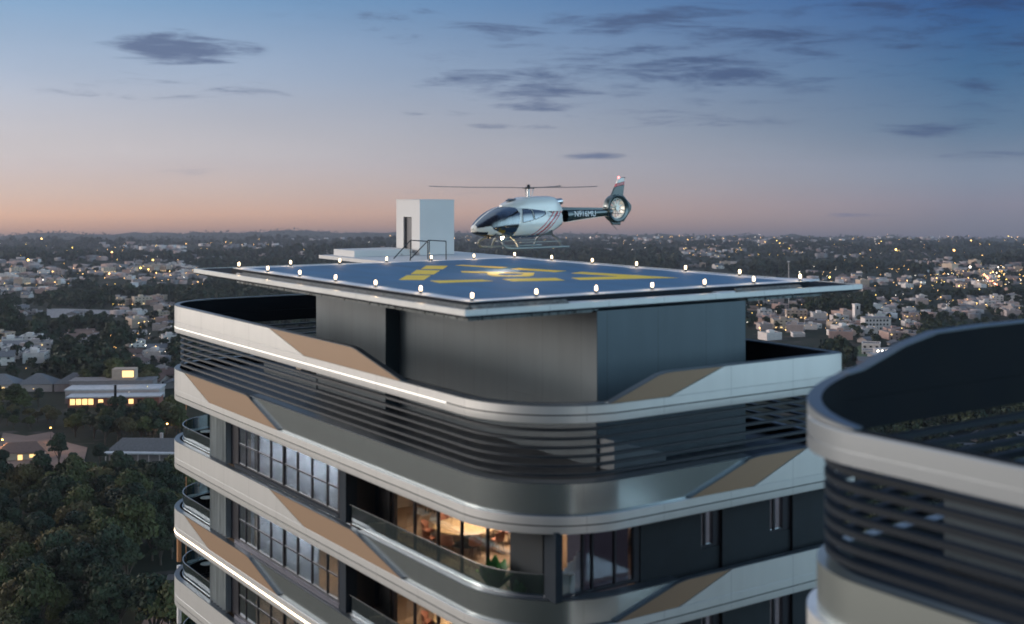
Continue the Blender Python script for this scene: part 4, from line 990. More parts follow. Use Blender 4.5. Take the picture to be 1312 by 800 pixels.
# bar stools at the back of the room
def stool(u, v, lab):
    r_ = placed('bar_stool', u, v, ZF, lab, 'stool')
    MB().lathe([(.17, .68), (.19, .72), (.17, .76)], n=16).obj('seat', 'dark_metal', r_, 40)
    for a in (45, 135, 225, 315): MB().tube((.12 * math.cos(R(a)), .12 * math.sin(R(a)), .69), (.2 * math.cos(R(a)), .2 * math.sin(R(a)), 0), .016).obj('leg', 'dark_metal', r_)
    MB().pipe([(-.16, -.14, .74), (-.2, -.13, 1.0), (-.2, .13, 1.0), (-.16, .14, .74)], .02).obj('backrest', 'dark_metal', r_)
stool(27.0, 45.9, 'dark high stool left in the upper lit room, the one nearer the window wall'); stool(28.0, 45.7, 'dark high stool in the upper lit room, the one deeper inside')
cp = placed('sideboard', 29.8, 38.2, ZF, 'low brown sideboard at the right end of the upper lit room', 'sideboard', rz=TH)
MB().box((-.3, -1.2, .1), (.3, 1.2, .8)).obj('body', 'room_wall', cp); MB().box((-.33, -1.23, .801), (.33, 1.23, .84)).obj('top', 'table_wood', cp)
# balcony plant
def plant(u, v, lab, sc, n, z0=None, seed=1):
    r_ = placed('potted_plant', u, v, ZF if z0 is None else z0, lab, 'plant'); rr = random.Random(seed)
    MB().lathe([(.14 * sc, 0), (.2 * sc, .36 * sc), (.18 * sc, .36 * sc), (.16 * sc, .30 * sc)], n=20).obj('pot', 'pot', r_, 40)
    for i in range(n):
        a = 2 * math.pi * i / n * 2.4; tilt = .15 + .75 * (i / n); Lg = sc * rr.uniform(.75, 1.05); mb = MB(); rows = []
        for k in range(9):
            t_ = k / 8; rad = Lg * math.sin(tilt) * t_ + .02; z = .33 * sc + Lg * math.cos(tilt) * t_ * (1 - .25 * t_ * tilt) ; w = .17 * sc * math.sin(min(1, t_ * 1.02) * math.pi) ** .7 + .004
            cx_, cy_ = rad * math.cos(a), rad * math.sin(a); px_, py_ = -math.sin(a) * w, math.cos(a) * w
            rows.append([(cx_ - px_, cy_ - py_, z + .03), (cx_, cy_, z - .02), (cx_ + px_, cy_ + py_, z + .03)])
        mb.loft(rows, False, False); mb.obj('leaf', 'plant_leaf', r_, 60)
pu = U0 + 1.15
plant(pu, vL(634, pu), 'broad leaved green plant standing on the corner balcony before the lit room', 1.25, 16)
plant(pu + .35, vL(665, pu + .35), 'small dark low plant on the corner balcony beside the taller green plant', .8, 12, seed=4)
# white shell chair at the corner column
wc = placed('shell_chair', *wxy(0, 0), 0, 'white shell chair with light wooden legs at the end of the corner balcony', 'chair')
uu_, vv_, _ = at(702, 39.6 + .6, z=0); wc.location = wp(uu_, vv_, ZF + .12); wc.rotation_euler = (0, 0, TH + 2.0)
a_ = [R(-85 + 170 * i / 14) for i in range(15)]
mb = MB(); mb.loft([[(-.22 * math.cos(a), .22 * math.sin(a), .42) for a in a_], [(-.36 * math.cos(a), .33 * math.sin(a), .62 + .2 * math.cos(a)) for a in a_], [(-.39 * math.cos(a), .36 * math.sin(a), .66 + .24 * math.cos(a)) for a in a_], [(-.25 * math.cos(a), .25 * math.sin(a), .40) for a in a_]]); mb.obj('shell', 'white_plastic', wc, 40)
MB().lathe([(.20, .40), (.25, .42), (.24, .45)], n=20).obj('seat', 'white_plastic', wc, 40)
for a in (45, 135, 225, 315): MB().tube((.12 * math.cos(R(a)), .12 * math.sin(R(a)), .42), (.26 * math.cos(R(a)), .26 * math.sin(R(a)), 0), .02).obj('leg', 'chair_wood', wc)
# stepped white slatted screen behind the first right-hand window
scn = placed('slatted_screen', 0, 0, 0, 'white screen of upright slats with stepped top, behind the window right of the column', 'screen')
scn.location = wp(uR(733, VW + .3), VW + .3, ZF + .45)
u0_ = uR(719, VW + .3) - uR(733, VW + .3); du_ = (uR(747, VW + .3) - uR(719, VW + .3)) / 7
for i in range(7): MB().box((u0_ + du_ * i + .005, -.03, .1), (u0_ + du_ * (i + 1) - .012, .03, [1.1, 1.18, 1.32, 1.36, 1.5, 1.62, 1.58][i])).obj('slat', 'white_plastic', scn)
# small round tables on the far balconies
tb0 = None
for lv in (0, 1, 2):
    u = 24.1; v = vL(265, u)
    lab = 'small white round side table on the far left balcony, %s from the top' % ['first', 'second', 'third'][lv]
    loc = wp(u, v, ZF - 3.63 * lv)
    if tb0 is None:
        tb0 = empty('side_table', loc, lab, 'side table', 'side tables on the far balconies'); MB().lathe([(.34, .70), (.36, .72), (.34, .74)], n=24).obj('table_top', 'white_plastic', tb0, 40); MB().lathe([(.2, 0), (.2, .02), (.03, .04), (.03, .70)], n=14).obj('stem', 'dark_metal', tb0, 40)
    else: copy_tree(tb0, loc=loc, label=lab)
# folding lounge chair back on the recessed balcony of the middle storey
for lv, lab in ((0, 'brown padded lounge chair in the dark recess of the upper corner balcony'), (1, 'brown padded lounge chair in the dark recess of the lower corner balcony')):
    u = U0 + 1.0; v = vL(482, u); lc = empty('lounge_chair', wp(u, v, ZF - 3.63 * lv), lab, 'chair', rz=TH + 1.2)
    MB().box((-.3, -.32, .30), (.35, .32, .42)).obj('seat', 'room_wall', lc, bevel=.03)
    MB().poly_prism([(-.3, -.32, .42), (-.18, -.32, .42), (-.42, -.32, 1.05), (-.52, -.32, 1.02)], [(-.3, .32, .42), (-.18, .32, .42), (-.42, .32, 1.05), (-.52, .32, 1.02)]).obj('backrest', 'room_wall', lc, bevel=.02)
    for sx in (-.25, .3):
        for sy in (-.27, .27): MB().tube((sx, sy, .30), (sx * 1.1, sy * 1.1, 0), .02).obj('leg', 'dark_metal', lc)

# ------------------------------------------------------------------ terrain
HS = .031; RMAX = 9600
def gz(x, y):
    r = np.hypot(x, y)
    n = np.sin(x * .0061 + 1.3) * np.cos(y * .0047 + .4) + .6 * np.sin(x * .013 - y * .009) + .35 * np.sin(x * .031 + y * .027 + 2)
    base = -HS * np.maximum(0, r - 700)
    amp = np.clip((r - 120) / 500, 0, 1) * (3.0 + np.clip((r - 1500) / 4000, 0, 1) * 16)
    # low wooded ridges left of centre far away
    az = np.arctan2(x, y)
    hill = 52 * np.exp(-((az + .355) / .05) ** 2) + 62 * np.exp(-((az + .20) / .10) ** 2) + 30 * np.exp(-((az + .02) / .10) ** 2)
    hill *= .62 * np.exp(-((r - 8800) / 900) ** 2)
    return base + amp * n + hill
def ground_at(px, py):                       # where the line of sight of a pixel meets the terrain
    t = (px - CX) / F; dp = (py - HY) / F; k = math.sqrt(1 + t * t)
    D = 260.0
    for _ in range(400):
        z = float(gz(t * D, D))
        if CAMZ - dp * D <= z: break
        D *= 1.012
        if D > 9500: return None
    return (t * D, D, float(gz(t * D, D)))
nr, na = 230, 420
rs = np.concatenate([np.linspace(0, 200, 12)[:-1], np.geomspace(200, RMAX, nr)]); nr = len(rs)
an = np.linspace(0, 2 * np.pi, na, endpoint=False)
RR, AA = np.meshgrid(rs, an, indexing='ij'); TX = RR * np.sin(AA); TY = RR * np.cos(AA); TZ = gz(TX, TY)
def np_mesh(name, V, Fq, m, smooth=False):
    me = bpy.data.meshes.new(name); k = Fq.shape[1]
    me.vertices.add(len(V)); me.vertices.foreach_set('co', V.astype(np.float32).ravel())
    me.loops.add(Fq.size); me.loops.foreach_set('vertex_index', Fq.astype(np.int32).ravel())
    me.polygons.add(len(Fq)); me.polygons.foreach_set('loop_start', np.arange(0, Fq.size, k, dtype=np.int32)); me.polygons.foreach_set('loop_total', np.full(len(Fq), k, np.int32))
    if smooth: me.polygons.foreach_set('use_smooth', np.ones(len(Fq), bool))
    me.update(calc_edges=True); me.materials.append(M[m] if isinstance(m, str) else m)
    o = bpy.data.objects.new(name, me); C.objects.link(o); return o
ii, jj = np.meshgrid(np.arange(nr - 1), np.arange(na), indexing='ij'); j2 = (jj + 1) % na
FQ = np.stack([ii * na + jj, ii * na + j2, (ii + 1) * na + j2, (ii + 1) * na + jj], -1).reshape(-1, 4)[:, ::-1]
def ground_material():
    m = M['ground']; nt = m.node_tree; N = nt.nodes; L = nt.links; b = N['Principled BSDF']; b.inputs['Specular IOR Level'].default_value = .1
    g = N.new('ShaderNodeNewGeometry')
    def ns(sc, det=5):
        n = N.new('ShaderNodeTexNoise'); n.inputs['Scale'].default_value = sc; n.inputs['Detail'].default_value = det; L.new(g.outputs['Position'], n.inputs[0]); return n.outputs[0]
    cr = N.new('ShaderNodeValToRGB'); el = cr.color_ramp.elements
    el[0].position = .30; el[0].color = (.012, .017, .010, 1); el[1].position = .75; el[1].color = (.055, .047, .038, 1); e2 = el.new(.52); e2.color = (.020, .026, .015, 1)
    L.new(ns(.012, 8), cr.inputs[0])
    cr2 = N.new('ShaderNodeValToRGB'); cr2.color_ramp.elements[0].position = .60; cr2.color_ramp.elements[1].position = .66
    L.new(ns(.05, 3), cr2.inputs[0])
    mx = N.new('ShaderNodeMix'); mx.data_type = 'RGBA'; L.new(cr2.outputs[0], mx.inputs[0]); L.new(cr.outputs[0], mx.inputs[6]); mx.inputs[7].default_value = (.07, .058, .05, 1)
    L.new(mx.outputs[2], b.inputs['Base Color'])
ground_material()
tag(np_mesh('ground', np.stack([TX, TY, TZ], -1).reshape(-1, 3), FQ, 'ground', True), 'dark rolling ground below and beyond the towers', kind='structure')

# ------------------------------------------------------------------ trees
RN = np.random.default_rng(5)
def leaf_cloud(rng, R_, H_, nlobe, nleaf, size, z0):
    """leaf faces spread on and inside several lobes of an uneven crown"""
    V = []; cen = []
    for i in range(nlobe):
        a = rng.uniform(0, 2 * np.pi); rr = R_ * .62 * np.sqrt(rng.uniform(0, 1)); zz = z0 + H_ * (.28 + .62 * rng.uniform(0, 1) * (1 - .45 * (rr / R_)))
        cen.append((rr * np.cos(a), rr * np.sin(a), zz, R_ * rng.uniform(.26, .5)))
    cen.append((0, 0, z0 + H_ * .72, R_ * .5))
    cen = np.array(cen); w = cen[:, 3] ** 2; w /= w.sum()
    idx = rng.choice(len(cen), nleaf, p=w); c = cen[idx]
    d = rng.normal(size=(nleaf, 3)); d[:, 2] = np.abs(d[:, 2]) * 1.0 - .25; d /= np.linalg.norm(d, axis=1)[:, None]
    rad = c[:, 3] * (1 - .35 * rng.uniform(0, 1, nleaf) ** 2) * rng.uniform(.9, 1.12, nleaf)
    p = c[:, :3] + d * rad[:, None] * np.array([1, 1, .85])
    nrm = d + rng.normal(size=(nleaf, 3)) * .55; nrm /= np.linalg.norm(nrm, axis=1)[:, None]
    t = np.cross(nrm, rng.normal(size=(nleaf, 3))); t /= np.linalg.norm(t, axis=1)[:, None]; b = np.cross(nrm, t)
    s = size * rng.uniform(.6, 1.3, nleaf)[:, None]
    q = np.stack([p - t * s - b * s * .6, p + t * s - b * s * .6, p + t * s * .7 + b * s * .6, p - t * s * .7 + b * s * .6], 1)
    return q.reshape(-1, 3), np.arange(nleaf * 4).reshape(-1, 4)
def tree_proto(name, m, R_, H_, nl, nleaf, size, seed):
    rng = np.random.default_rng(seed); rr = random.Random(seed)
    e_ = empty(name, (0, 0, -500), 'x', 'tree')
    mb = MB(); z0 = H_ * .18
    mb.tube((0, 0, -.6), (.2, .1, z0 + H_ * .3), .38, .22, 9)
    for k in range(6):
        a = rr.uniform(0, 6.28); r_ = R_ * rr.uniform(.35, .6); mb.tube((.12, .06, z0 * rr.uniform(.9, 1.5)), (r_ * math.cos(a), r_ * math.sin(a), z0 + H_ * rr.uniform(.4, .65)), .16, .05, 6)
    mb.tube((.2, .1, z0 + H_ * .28), (0, 0, z0 + H_ * .75), .2, .05, 6)
    mb.obj('trunk', 'bark', e_, 60)
    V, Fq = leaf_cloud(rng, R_, H_ * .95, nl, nleaf, size, z0); o = np_mesh('crown', V, Fq, m); o.parent = e_
    return e_
protos = [tree_proto('broadleaf_tree', 'leaf_green', 5.2, 11, 10, 2600, .34, 1), tree_proto('broadleaf_tree', 'leaf_deep', 4.6, 12.5, 9, 2600, .32, 2), tree_proto('broadleaf_tree', 'leaf_olive', 5.8, 10, 12, 2900, .36, 3), tree_proto('broadleaf_tree', 'leaf_deep', 3.8, 9, 8, 1800, .32, 4)]
small_proto = [tree_proto('broadleaf_tree', 'leaf_deep', 4.8, 9, 7, 520, .62, 11), tree_proto('broadleaf_tree', 'leaf_green', 5.2, 8.5, 8, 560, .66, 12)]

occ = set(); low = set()
def mark_low(x, y, r):
    for i in range(int((x - r) // 4), int((x + r) // 4) + 1):
        for j in range(int((y - r) // 4), int((y + r) // 4) + 1): low.add((i, j))
def mark_occ(x, y, r):
    for i in range(int((x - r) // 4), int((x + r) // 4) + 1):
        for j in range(int((y - r) // 4), int((y + r) // 4) + 1): occ.add((i, j))
def free(x, y): return (int(x // 4), int(y // 4)) not in occ
def proj(x, y, z): return (CX + x / y * F, HY + (CAMZ - z) / y * F)

# ------------------------------------------------------------------ houses
WC = {'wall_pale': (.38, .31, .29), 'wall_white': (.60, .53, .50), 'wall_cream': (.44, .33, .25), 'wall_pink': (.38, .25, .215), 'wall_grey': (.23, .195, .19)}
for n_, c_ in WC.items(): mat(n_, c_, .8, noise=(.5, .12), rand=.15)
mat('roof_flat', (.20, .18, .178), .85, noise=(.35, .25), rand=.2); mat('roof_tile', (.15, .085, .065), .8, noise=(2, .25), rand=.2); mat('roof_grey', (.13, .125, .13), .8, noise=(1.5, .2), rand=.2); mat('roof_white', (.45, .44, .45), .7, noise=(.4, .15))
mat('brick', (.24, .085, .055), .8, noise=(2, .2)); mat('earth', (.20, .125, .095), .95, noise=(.06, .35), bump=.2); mat('grass', (.06, .085, .025), .9, noise=(.2, .3)); mat('roof_green', (.16, .30, .27), .7)
def add_windows(e_, w, d, h, storeys, n, lit, off=0):
    for s in range(storeys):
        for i in range(n):
            x = -w / 2 + w * (i + .5) / n; z = h * (s + .35) / storeys
            m = 'window_lit' if lit and (i * 7 + s * 3 + off) % lit == 0 else 'window_dark'
            o = MB().box((x - .55, -d / 2 - .04, z), (x + .55, -d / 2 + .1, z + 1.15)).obj('window', m, e_)
        x = w / 2; z = h * (s + .35) / storeys
        for yy in (-d * .22, d * .22): MB().box((x - .1, yy - .5, z), (x + .04, yy + .5, z + 1.1)).obj('window', 'window_dark', e_)
def flat_house(w, d, h, st_, wall, n, lit, seed, extra=True):
    e_ = empty('house', (0, 0, -500), 'x', 'house'); rr = random.Random(seed)
    MB().box((-w / 2, -d / 2, -3), (w / 2, d / 2, h)).obj('wall', wall, e_)
    r_ = MB().box((-w / 2 + .3, -d / 2 + .3, h + .0), (w / 2 - .3, d / 2 - .3, h + .06)).obj('roof', 'roof_flat', e_)
    pm = MB(); t = .3
    for a, b in [((-w / 2 - .05, -d / 2 - .05), (w / 2 + .05, -d / 2 + .25)), ((-w / 2 - .05, d / 2 - .25), (w / 2 + .05, d / 2 + .05)), ((-w / 2 - .05, -d / 2 + .251), (-w / 2 + .25, d / 2 - .251)), ((w / 2 - .25, -d / 2 + .251), (w / 2 + .05, d / 2 - .251))]:
        pm.box((a[0], a[1], h - .3), (b[0], b[1], h + .55))
    pm.obj('parapet', wall, e_)
    if extra:
        a = rr.uniform(-w * .2, w * .2); MB().box((a - 1.6, -1.2, h + .06), (a + 1.6, 1.8, h + 2.5)).obj('roof_hut', wall, e_)
        MB().lathe([(.6, 0), (.6, 1.1), (.45, 1.35), (.1, 1.4)], (a + 3 if a < 0 else a - 3, .5, h + .06), 10).obj('water_tank', 'roof_grey' if seed % 2 else 'inner_parapet', e_, 40)
    MB().box((-w * .38, -d / 2 - .05, 0), (-w * .38 + 1, -d / 2 + .1, 2.1)).obj('door', 'bark', e_)
    add_windows(e_, w, d, h, st_, n, lit, seed); return e_
def gable_house(w, d, h, wall, roof, n, lit, seed):
    e_ = empty('house', (0, 0, -500), 'x', 'house'); k = d * .30
    MB().poly_prism([(-w / 2, -d / 2, -3), (-w / 2, d / 2, -3), (-w / 2, d / 2, h), (-w / 2, 0, h + k), (-w / 2, -d / 2, h)], [(w / 2, -d / 2, -3), (w / 2, d / 2, -3), (w / 2, d / 2, h), (w / 2, 0, h + k), (w / 2, -d / 2, h)]).obj('wall', wall, e_)
    o = .6; kk = k / (d / 2)
    MB().poly_prism([(-w / 2 - o, -d / 2 - o, h - o * kk + .02), (-w / 2 - o, 0, h + k + .02), (-w / 2 - o, d / 2 + o, h - o * kk + .02), (-w / 2 - o, d / 2 + o, h - o * kk + .25), (-w / 2 - o, 0, h + k + .25), (-w / 2 - o, -d / 2 - o, h - o * kk + .25)], [(w / 2 + o, -d / 2 - o, h - o * kk + .02), (w / 2 + o, 0, h + k + .02), (w / 2 + o, d / 2 + o, h - o * kk + .02), (w / 2 + o, d / 2 + o, h - o * kk + .25), (w / 2 + o, 0, h + k + .25), (w / 2 + o, -d / 2 - o, h - o * kk + .25)]).obj('roof', roof, e_)
    MB().box((w * .2, -.9, h + k * .4), (w * .2 + .7, -.3, h + k + 1)).obj('chimney', wall, e_)
    MB().box((-w * .3, -d / 2 - .05, 0), (-w * .3 + 1, -d / 2 + .1, 2.1)).obj('door', 'bark', e_)
    add_windows(e_, w, d, h, 1 if h < 4 else 2, n, lit, seed); return e_
HP = [(flat_house(11, 9, 6.2, 2, 'wall_pale', 4, 9, 1), 'pale grey flat-roofed house of two storeys'), (flat_house(13, 10, 3.4, 1, 'wall_grey', 4, 0, 2), 'low grey flat-roofed house'), (flat_house(9, 9, 6.4, 2, 'wall_white', 3, 11, 3), 'white flat-roofed house of two storeys'),
      (gable_house(12, 8, 3.2, 'wall_pale', 'roof_tile', 4, 0, 4), 'low house with a brown tiled gable roof'), (flat_house(10, 12, 6.6, 2, 'wall_pink', 3, 8, 5), 'pinkish flat-roofed house of two storeys'), (gable_house(11, 9, 5.8, 'wall_white', 'roof_grey', 3, 9, 6), 'white house with a grey gable roof'),
      (flat_house(14, 9, 9.4, 3, 'wall_cream', 5, 7, 7), 'cream flat-roofed house of three storeys'), (gable_house(9, 8, 3.0, 'wall_grey', 'roof_grey', 3, 0, 8), 'small grey house with a grey gable roof'), (flat_house(8, 8, 3.6, 1, 'wall_white', 3, 0, 9, False), 'small white flat-roofed house of one storey')]
used = [0] * len(HP); nh = 0
cands = []
def house_zone(x0, y0, x1, y1, n, kinds, zone):
    for _ in range(n * 3):
        px, py = rnd.uniform(x0, x1), rnd.uniform(y0, y1)
        cands.append((px, py, rnd.choice(kinds), zone, x0, y0, x1, y1, n))
A_k = [0, 1, 2, 3, 4, 5, 6, 7, 8]
placed_ct = {}
zones = [(957, 386, 1030, 408, 7, A_k, 'beside the roof wall right of the helipad'), (957, 406, 1100, 437, 28, [0, 1, 2, 4, 6, 8], 'in the town beside the penthouse wall'), (1080, 418, 1180, 436, 10, [0, 1, 2, 4, 8], 'in the town between the two towers'),
         (1095, 440, 1180, 470, 8, [1, 3, 5, 7, 8], 'near the lit shop between the towers'), (1082, 470, 1130, 505, 5, [3, 5, 7], 'just past the roof parapet, right end'),
         (150, 384, 222, 416, 18, A_k, 'just left of the roof parapet'), (165, 416, 222, 470, 13, A_k, 'left of the tower beside the louvres'), (0, 438, 62, 468, 14, [0, 2, 6, 5], 'at the left edge above the school roofs'), (60, 428, 130, 440, 5, [1, 3], 'among the trees behind the school'),
         (165, 477, 222, 497, 4, [3, 7], 'left of the second band of the tower'), (1180, 505, 1312, 600, 14, [1, 3, 7, 5], 'behind the louvres of the nearer tower'),
         (1120, 384, 1312, 412, 30, [0, 1, 2, 4, 5, 8], 'above the parapet of the nearer tower'), (1060, 352, 1200, 374, 20, A_k, 'on the hillside right of the helipad'), (1200, 340, 1312, 370, 26, A_k, 'along the lit street at the far right'),
         (20, 395, 150, 407, 7, [1, 3, 7], 'in the clearing left of the tower'), (0, 350, 80, 372, 22, A_k, 'at the left edge below far lights'), (130, 336, 250, 360, 36, A_k, 'on the far slope left of the helipad'),
         (225, 348, 262, 358, 5, A_k, 'left of the helipad corner'), (0, 374, 60, 382, 7, A_k, 'before the wood at far left'), (870, 335, 960, 350, 6, A_k, 'behind the right corner of the helipad')]
# fixed buildings keep their ground free
special = []
def site(px, py, r):
    g = ground_at(px, py); mark_occ(g[0], g[1], r); special.append(g); return g
g_school = site(140, 522, 30); g_school = (g_school[0], g_school[1] + 12, g_school[2]); mark_low(g_school[0], g_school[1] - 45, 34); g_tower = site(1097, 411, 8); g_dome = site(1120, 402, 14); g_white = site(1122, 424, 14); g_shop = site(1135, 462, 16); g_shed = site(190, 590, 22); g_lodge = site(28, 588, 14)
mark_low(g_shed[0], g_shed[1] - 34, 30); mark_low(g_lodge[0], g_lodge[1] - 26, 18)
g_hall = site(35, 505, 24); g_hall = (g_hall[0], g_hall[1] + 8, g_hall[2]); mark_low(g_hall[0], g_hall[1] - 34, 28)
for z_ in zones:
    x0_, y0_, x1_, y1_, n_, kinds, zn = z_; ok = 0
    for _ in range(n_ * 8):
        if ok >= n_: break
        px, py = rnd.uniform(x0_, x1_), rnd.uniform(y0_, y1_); g = ground_at(px, py)
        if g is None: continue
        x, y, z = g; k = rnd.choice(kinds); rr_ = 8 if y < 2500 else 11
        if any(not free(x + a, y + b) for a in (-rr_ * .6, 0, rr_ * .6) for b in (-rr_ * .6, 0, rr_ * .6)): continue
        if nh >= 286: break
        mark_occ(x, y, 6.0); ok += 1; nh += 1
        e_, lab = HP[k]; rz = rnd.choice([0, .3, -.25, .5, 1.57, 1.3]) + rnd.uniform(-.12, .12) + (0 if rnd.random() < .7 else math.pi / 2)
        lab2 = lab + ' ' + zn; gr = 'houses ' + zn
        sc = rnd.uniform(.85, 1.2) * (1.0 if y < 2000 else 1.25)
        if used[k] == 0: e_.location = (x, y, z); e_.rotation_euler = (0, 0, rz); e_['label'] = lab2; e_['group'] = gr; e_.scale = (sc * 1.2, sc * 1.2, sc * .74); used[k] = 1
        else: copy_tree(e_, loc=(x, y, z), rz=rz, label=lab2, group=gr, scale=(sc * 1.2, sc * 1.2, sc * rnd.uniform(.62, .82)))
for k, (e_, lab) in enumerate(HP):
    if not used[k]:
        for c_ in list(e_.children): bpy.data.objects.remove(c_)
        bpy.data.objects.remove(e_)

# distant town: too many to tell apart
def box_cloud(name, pts, m):
    n = len(pts); P = np.array(pts)                # x y z w d h rot
    u = np.array([[-.5, -.5, 0], [.5, -.5, 0], [.5, .5, 0], [-.5, .5, 0], [-.5, -.5, 1], [.5, -.5, 1], [.5, .5, 1], [-.5, .5, 1]])
    V = u[None] * P[:, None, 3:6]; c_, s_ = np.cos(P[:, 6])[:, None], np.sin(P[:, 6])[:, None]
    X = V[..., 0] * c_ - V[..., 1] * s_ + P[:, None, 0]; Y = V[..., 0] * s_ + V[..., 1] * c_ + P[:, None, 1]; Z = V[..., 2] + P[:, None, 2]
    f = np.array([[0, 1, 5, 4], [1, 2, 6, 5], [2, 3, 7, 6], [3, 0, 4, 7], [4, 5, 6, 7]])
    Fq = (f[None] + 8 * np.arange(n)[:, None, None]).reshape(-1, 4)
    return np_mesh(name, np.stack([X, Y, Z], -1).reshape(-1, 3), Fq, m)
far = {'wall_pale': [], 'wall_white': [], 'roof_flat': [], 'wall_pink': []}
RN2 = random.Random(99)
fz = [(0, 318, 520, 332, 200, 1.5), (0, 330, 300, 348, 240, 1.6), (95, 340, 262, 366, 150, 1.2), (0, 352, 100, 376, 110, 1.1), (500, 306, 1312, 318, 520, 1.3), (820, 316, 1312, 332, 240, 1.2), (1040, 345, 1312, 372, 170, 1.1), (1180, 332, 1312, 350, 120, 1.2), (1100, 384, 1312, 410, 120, .9), (600, 322, 900, 336, 90, 1.2), (0, 308, 520, 320, 120, 1.5), (1020, 316, 1110, 330, 60, 1.3), (957, 378, 1060, 436, 40, .8), (300, 322, 520, 334, 70, 1.4), (150, 384, 222, 470, 40, .8)]
for x0_, y0_, x1_, y1_, n_, sc in fz:
    cl = [(RN2.uniform(x0_, x1_), RN2.uniform(y0_, y1_), RN2.uniform(12, 45)) for _ in range(max(3, n_ // 14))]
    for _ in range(int(n_ * .55)):
        cx_, cy_, s_ = RN2.choice(cl); px = RN2.gauss(cx_, s_ * .6); py = RN2.gauss(cy_, s_ * .045)
        if not (x0_ - 20 < px < x1_ + 20) or py < 306: continue
        g = ground_at(px, py)
        if g is None or not free(g[0], g[1]): continue
        x, y, z = g; w = RN2.uniform(7, 13) * sc * (1 + max(0, y - 3000) / 7000)
        mark_occ(x, y, w * .35)
        k = RN2.choice(['wall_pale', 'wall_pale', 'wall_white', 'roof_flat', 'roof_flat', 'roof_flat', 'wall_pink', 'wall_pink'])
        far[k].append((x, y, z - 2, w, w * RN2.uniform(.6, 1.1), 2 + RN2.uniform(2.5, 5.5) * sc * (1 + max(0, y - 3000) / 6000), RN2.uniform(0, 3)))
lab = {'wall_pale': 'pale grey houses of the distant town, too many to count', 'wall_white': 'white houses speckling the distant town', 'roof_flat': 'grey flat roofs speckling the distant town', 'wall_pink': 'pinkish houses speckling the distant town'}
for k, p_ in far.items():
    if p_: tag(box_cloud('distant_houses', p_, k), lab[k], 'houses', kind='stuff')

# ---- buildings one can tell apart
def thing_at(name, g, label, cat, rz=0): return empty(name, g, label, cat, rz=rz)
def boxp(name, m, par, a, b): return MB().box(a, b).obj(name, m, par)
sc_ = thing_at('school_building', g_school, 'large flat white-roofed building with brick walls and lit windows, left of the tower', 'building', .08)
boxp('brick_wall', 'brick', sc_, (-20, -12, -4), (22, -2, 4.4)); boxp('roof', 'roof_white', sc_, (-21, -12.6, 4.4), (22.6, -2, 5.0)); boxp('rear_hall', 'wall_pale', sc_, (-24, -1.99, -4), (20, 12, 6.2)); boxp('rear_roof', 'roof_white', sc_, (-24.5, -2.2, 6.2), (20.5, 12.4, 6.8)); boxp('upper_hall', 'wall_grey', sc_, (-26, 12.5, -4), (14, 24, 8.2)); boxp('upper_roof', 'roof_flat', sc_, (-26.4, 12.2, 8.2), (14.4, 24.4, 8.7)); boxp('tower_room', 'wall_cream', sc_, (-6, 14, 8.71), (5, 21, 14)); boxp('lit_opening', 'window_lit', sc_, (-1, 13.9, 10), (4.5, 14.02, 13.2))
boxp('flue', 'inner_parapet', sc_, (1.5, -13.2, 0), (2.6, -12.65, 10.5))
for x in (-19, -16.2, -13.4, -10.6): boxp('lit_window', 'window_lit', sc_, (x, -12.1, 1.2), (x + 2.3, -11.95, 3.9))
for x in (-6, -1.8, 4.5, 8, 12, 16): boxp('window', 'window_lit' if x in (-6, 8) else 'window_dark', sc_, (x, -12.1, 1.4), (x + 2.2, -11.95, 3.6))
hl = thing_at('hipped_hall', g_hall, 'long low hall with three grey hipped roofs at the left edge beside the school', 'building', .1)
for i, x in enumerate((-24, -6, 12)):
    boxp('wall', 'wall_pale', hl, (x, -7, -4), (x + 17, 7, 3.6))
    MB().poly_prism([(x - .6, -7.6, 3.61), (x + 17.6, -7.6, 3.61), (x + 17.6, 7.6, 3.61), (x - .6, 7.6, 3.61)], [(x + 7, -1, 8), (x + 10, -1, 8), (x + 10, 1, 8), (x + 7, 1, 8)]).obj('roof', 'roof_grey', hl)
boxp('lit_window', 'window_lit', hl, (-22, -7.06, .8), (-12, -6.95, 2.4))
ct = thing_at('church_tower', g_tower, 'slim square white bell tower rising from dark trees right of the helipad', 'tower', .2)
boxp('shaft', 'wall_white', ct, (-2.3, -2.3, -3), (2.3, 2.3, 13)); boxp('belfry', 'wall_white', ct, (-2.6, -2.6, 13.001), (2.6, 2.6, 13.8)); boxp('opening', 'window_dark', ct, (-.7, -2.36, 9.5), (.7, -2.2, 12.2))
dm = thing_at('domed_hall', g_dome, 'rounded white vaulted hall beside the slim bell tower', 'building', .1)
mb = MB(); mb.loft([[(8.5 * math.cos(a), y_, 9.5 * math.sin(a) ** .8) for a in [math.pi * i / 20 for i in range(21)]] for y_ in (-7, 7)], False, False); mb.f += [tuple(range(21)), tuple(range(21, 42))[::-1]]; mb.obj('vault', 'wall_white', dm, 50)
boxp('side_wing', 'wall_pale', dm, (8.6, -3, -3), (20, 6, 6.5)); boxp('entrance', 'window_dark', dm, (-1.2, -7.1, 0), (1.2, -6.95, 3))
wb = thing_at('office_building', g_white, 'white three-storey block with two rows of small square windows, below the bell tower', 'building', .05)
boxp('wall', 'wall_white', wb, (-10, -5, -3), (10, 5, 9.6)); boxp('roof', 'roof_flat', wb, (-10.3, -5.3, 9.6), (10.3, 5.3, 10.1))
for s in range(3):
    for i in range(7): boxp('window', 'window_dark', wb, (-9 + i * 2.6, -5.05, 1.2 + s * 3), (-7.6 + i * 2.6, -4.9, 2.7 + s * 3))
shp = thing_at('lit_shop', g_shop, 'low shop with bright windows and a glowing red front between the two towers', 'shop', .1)
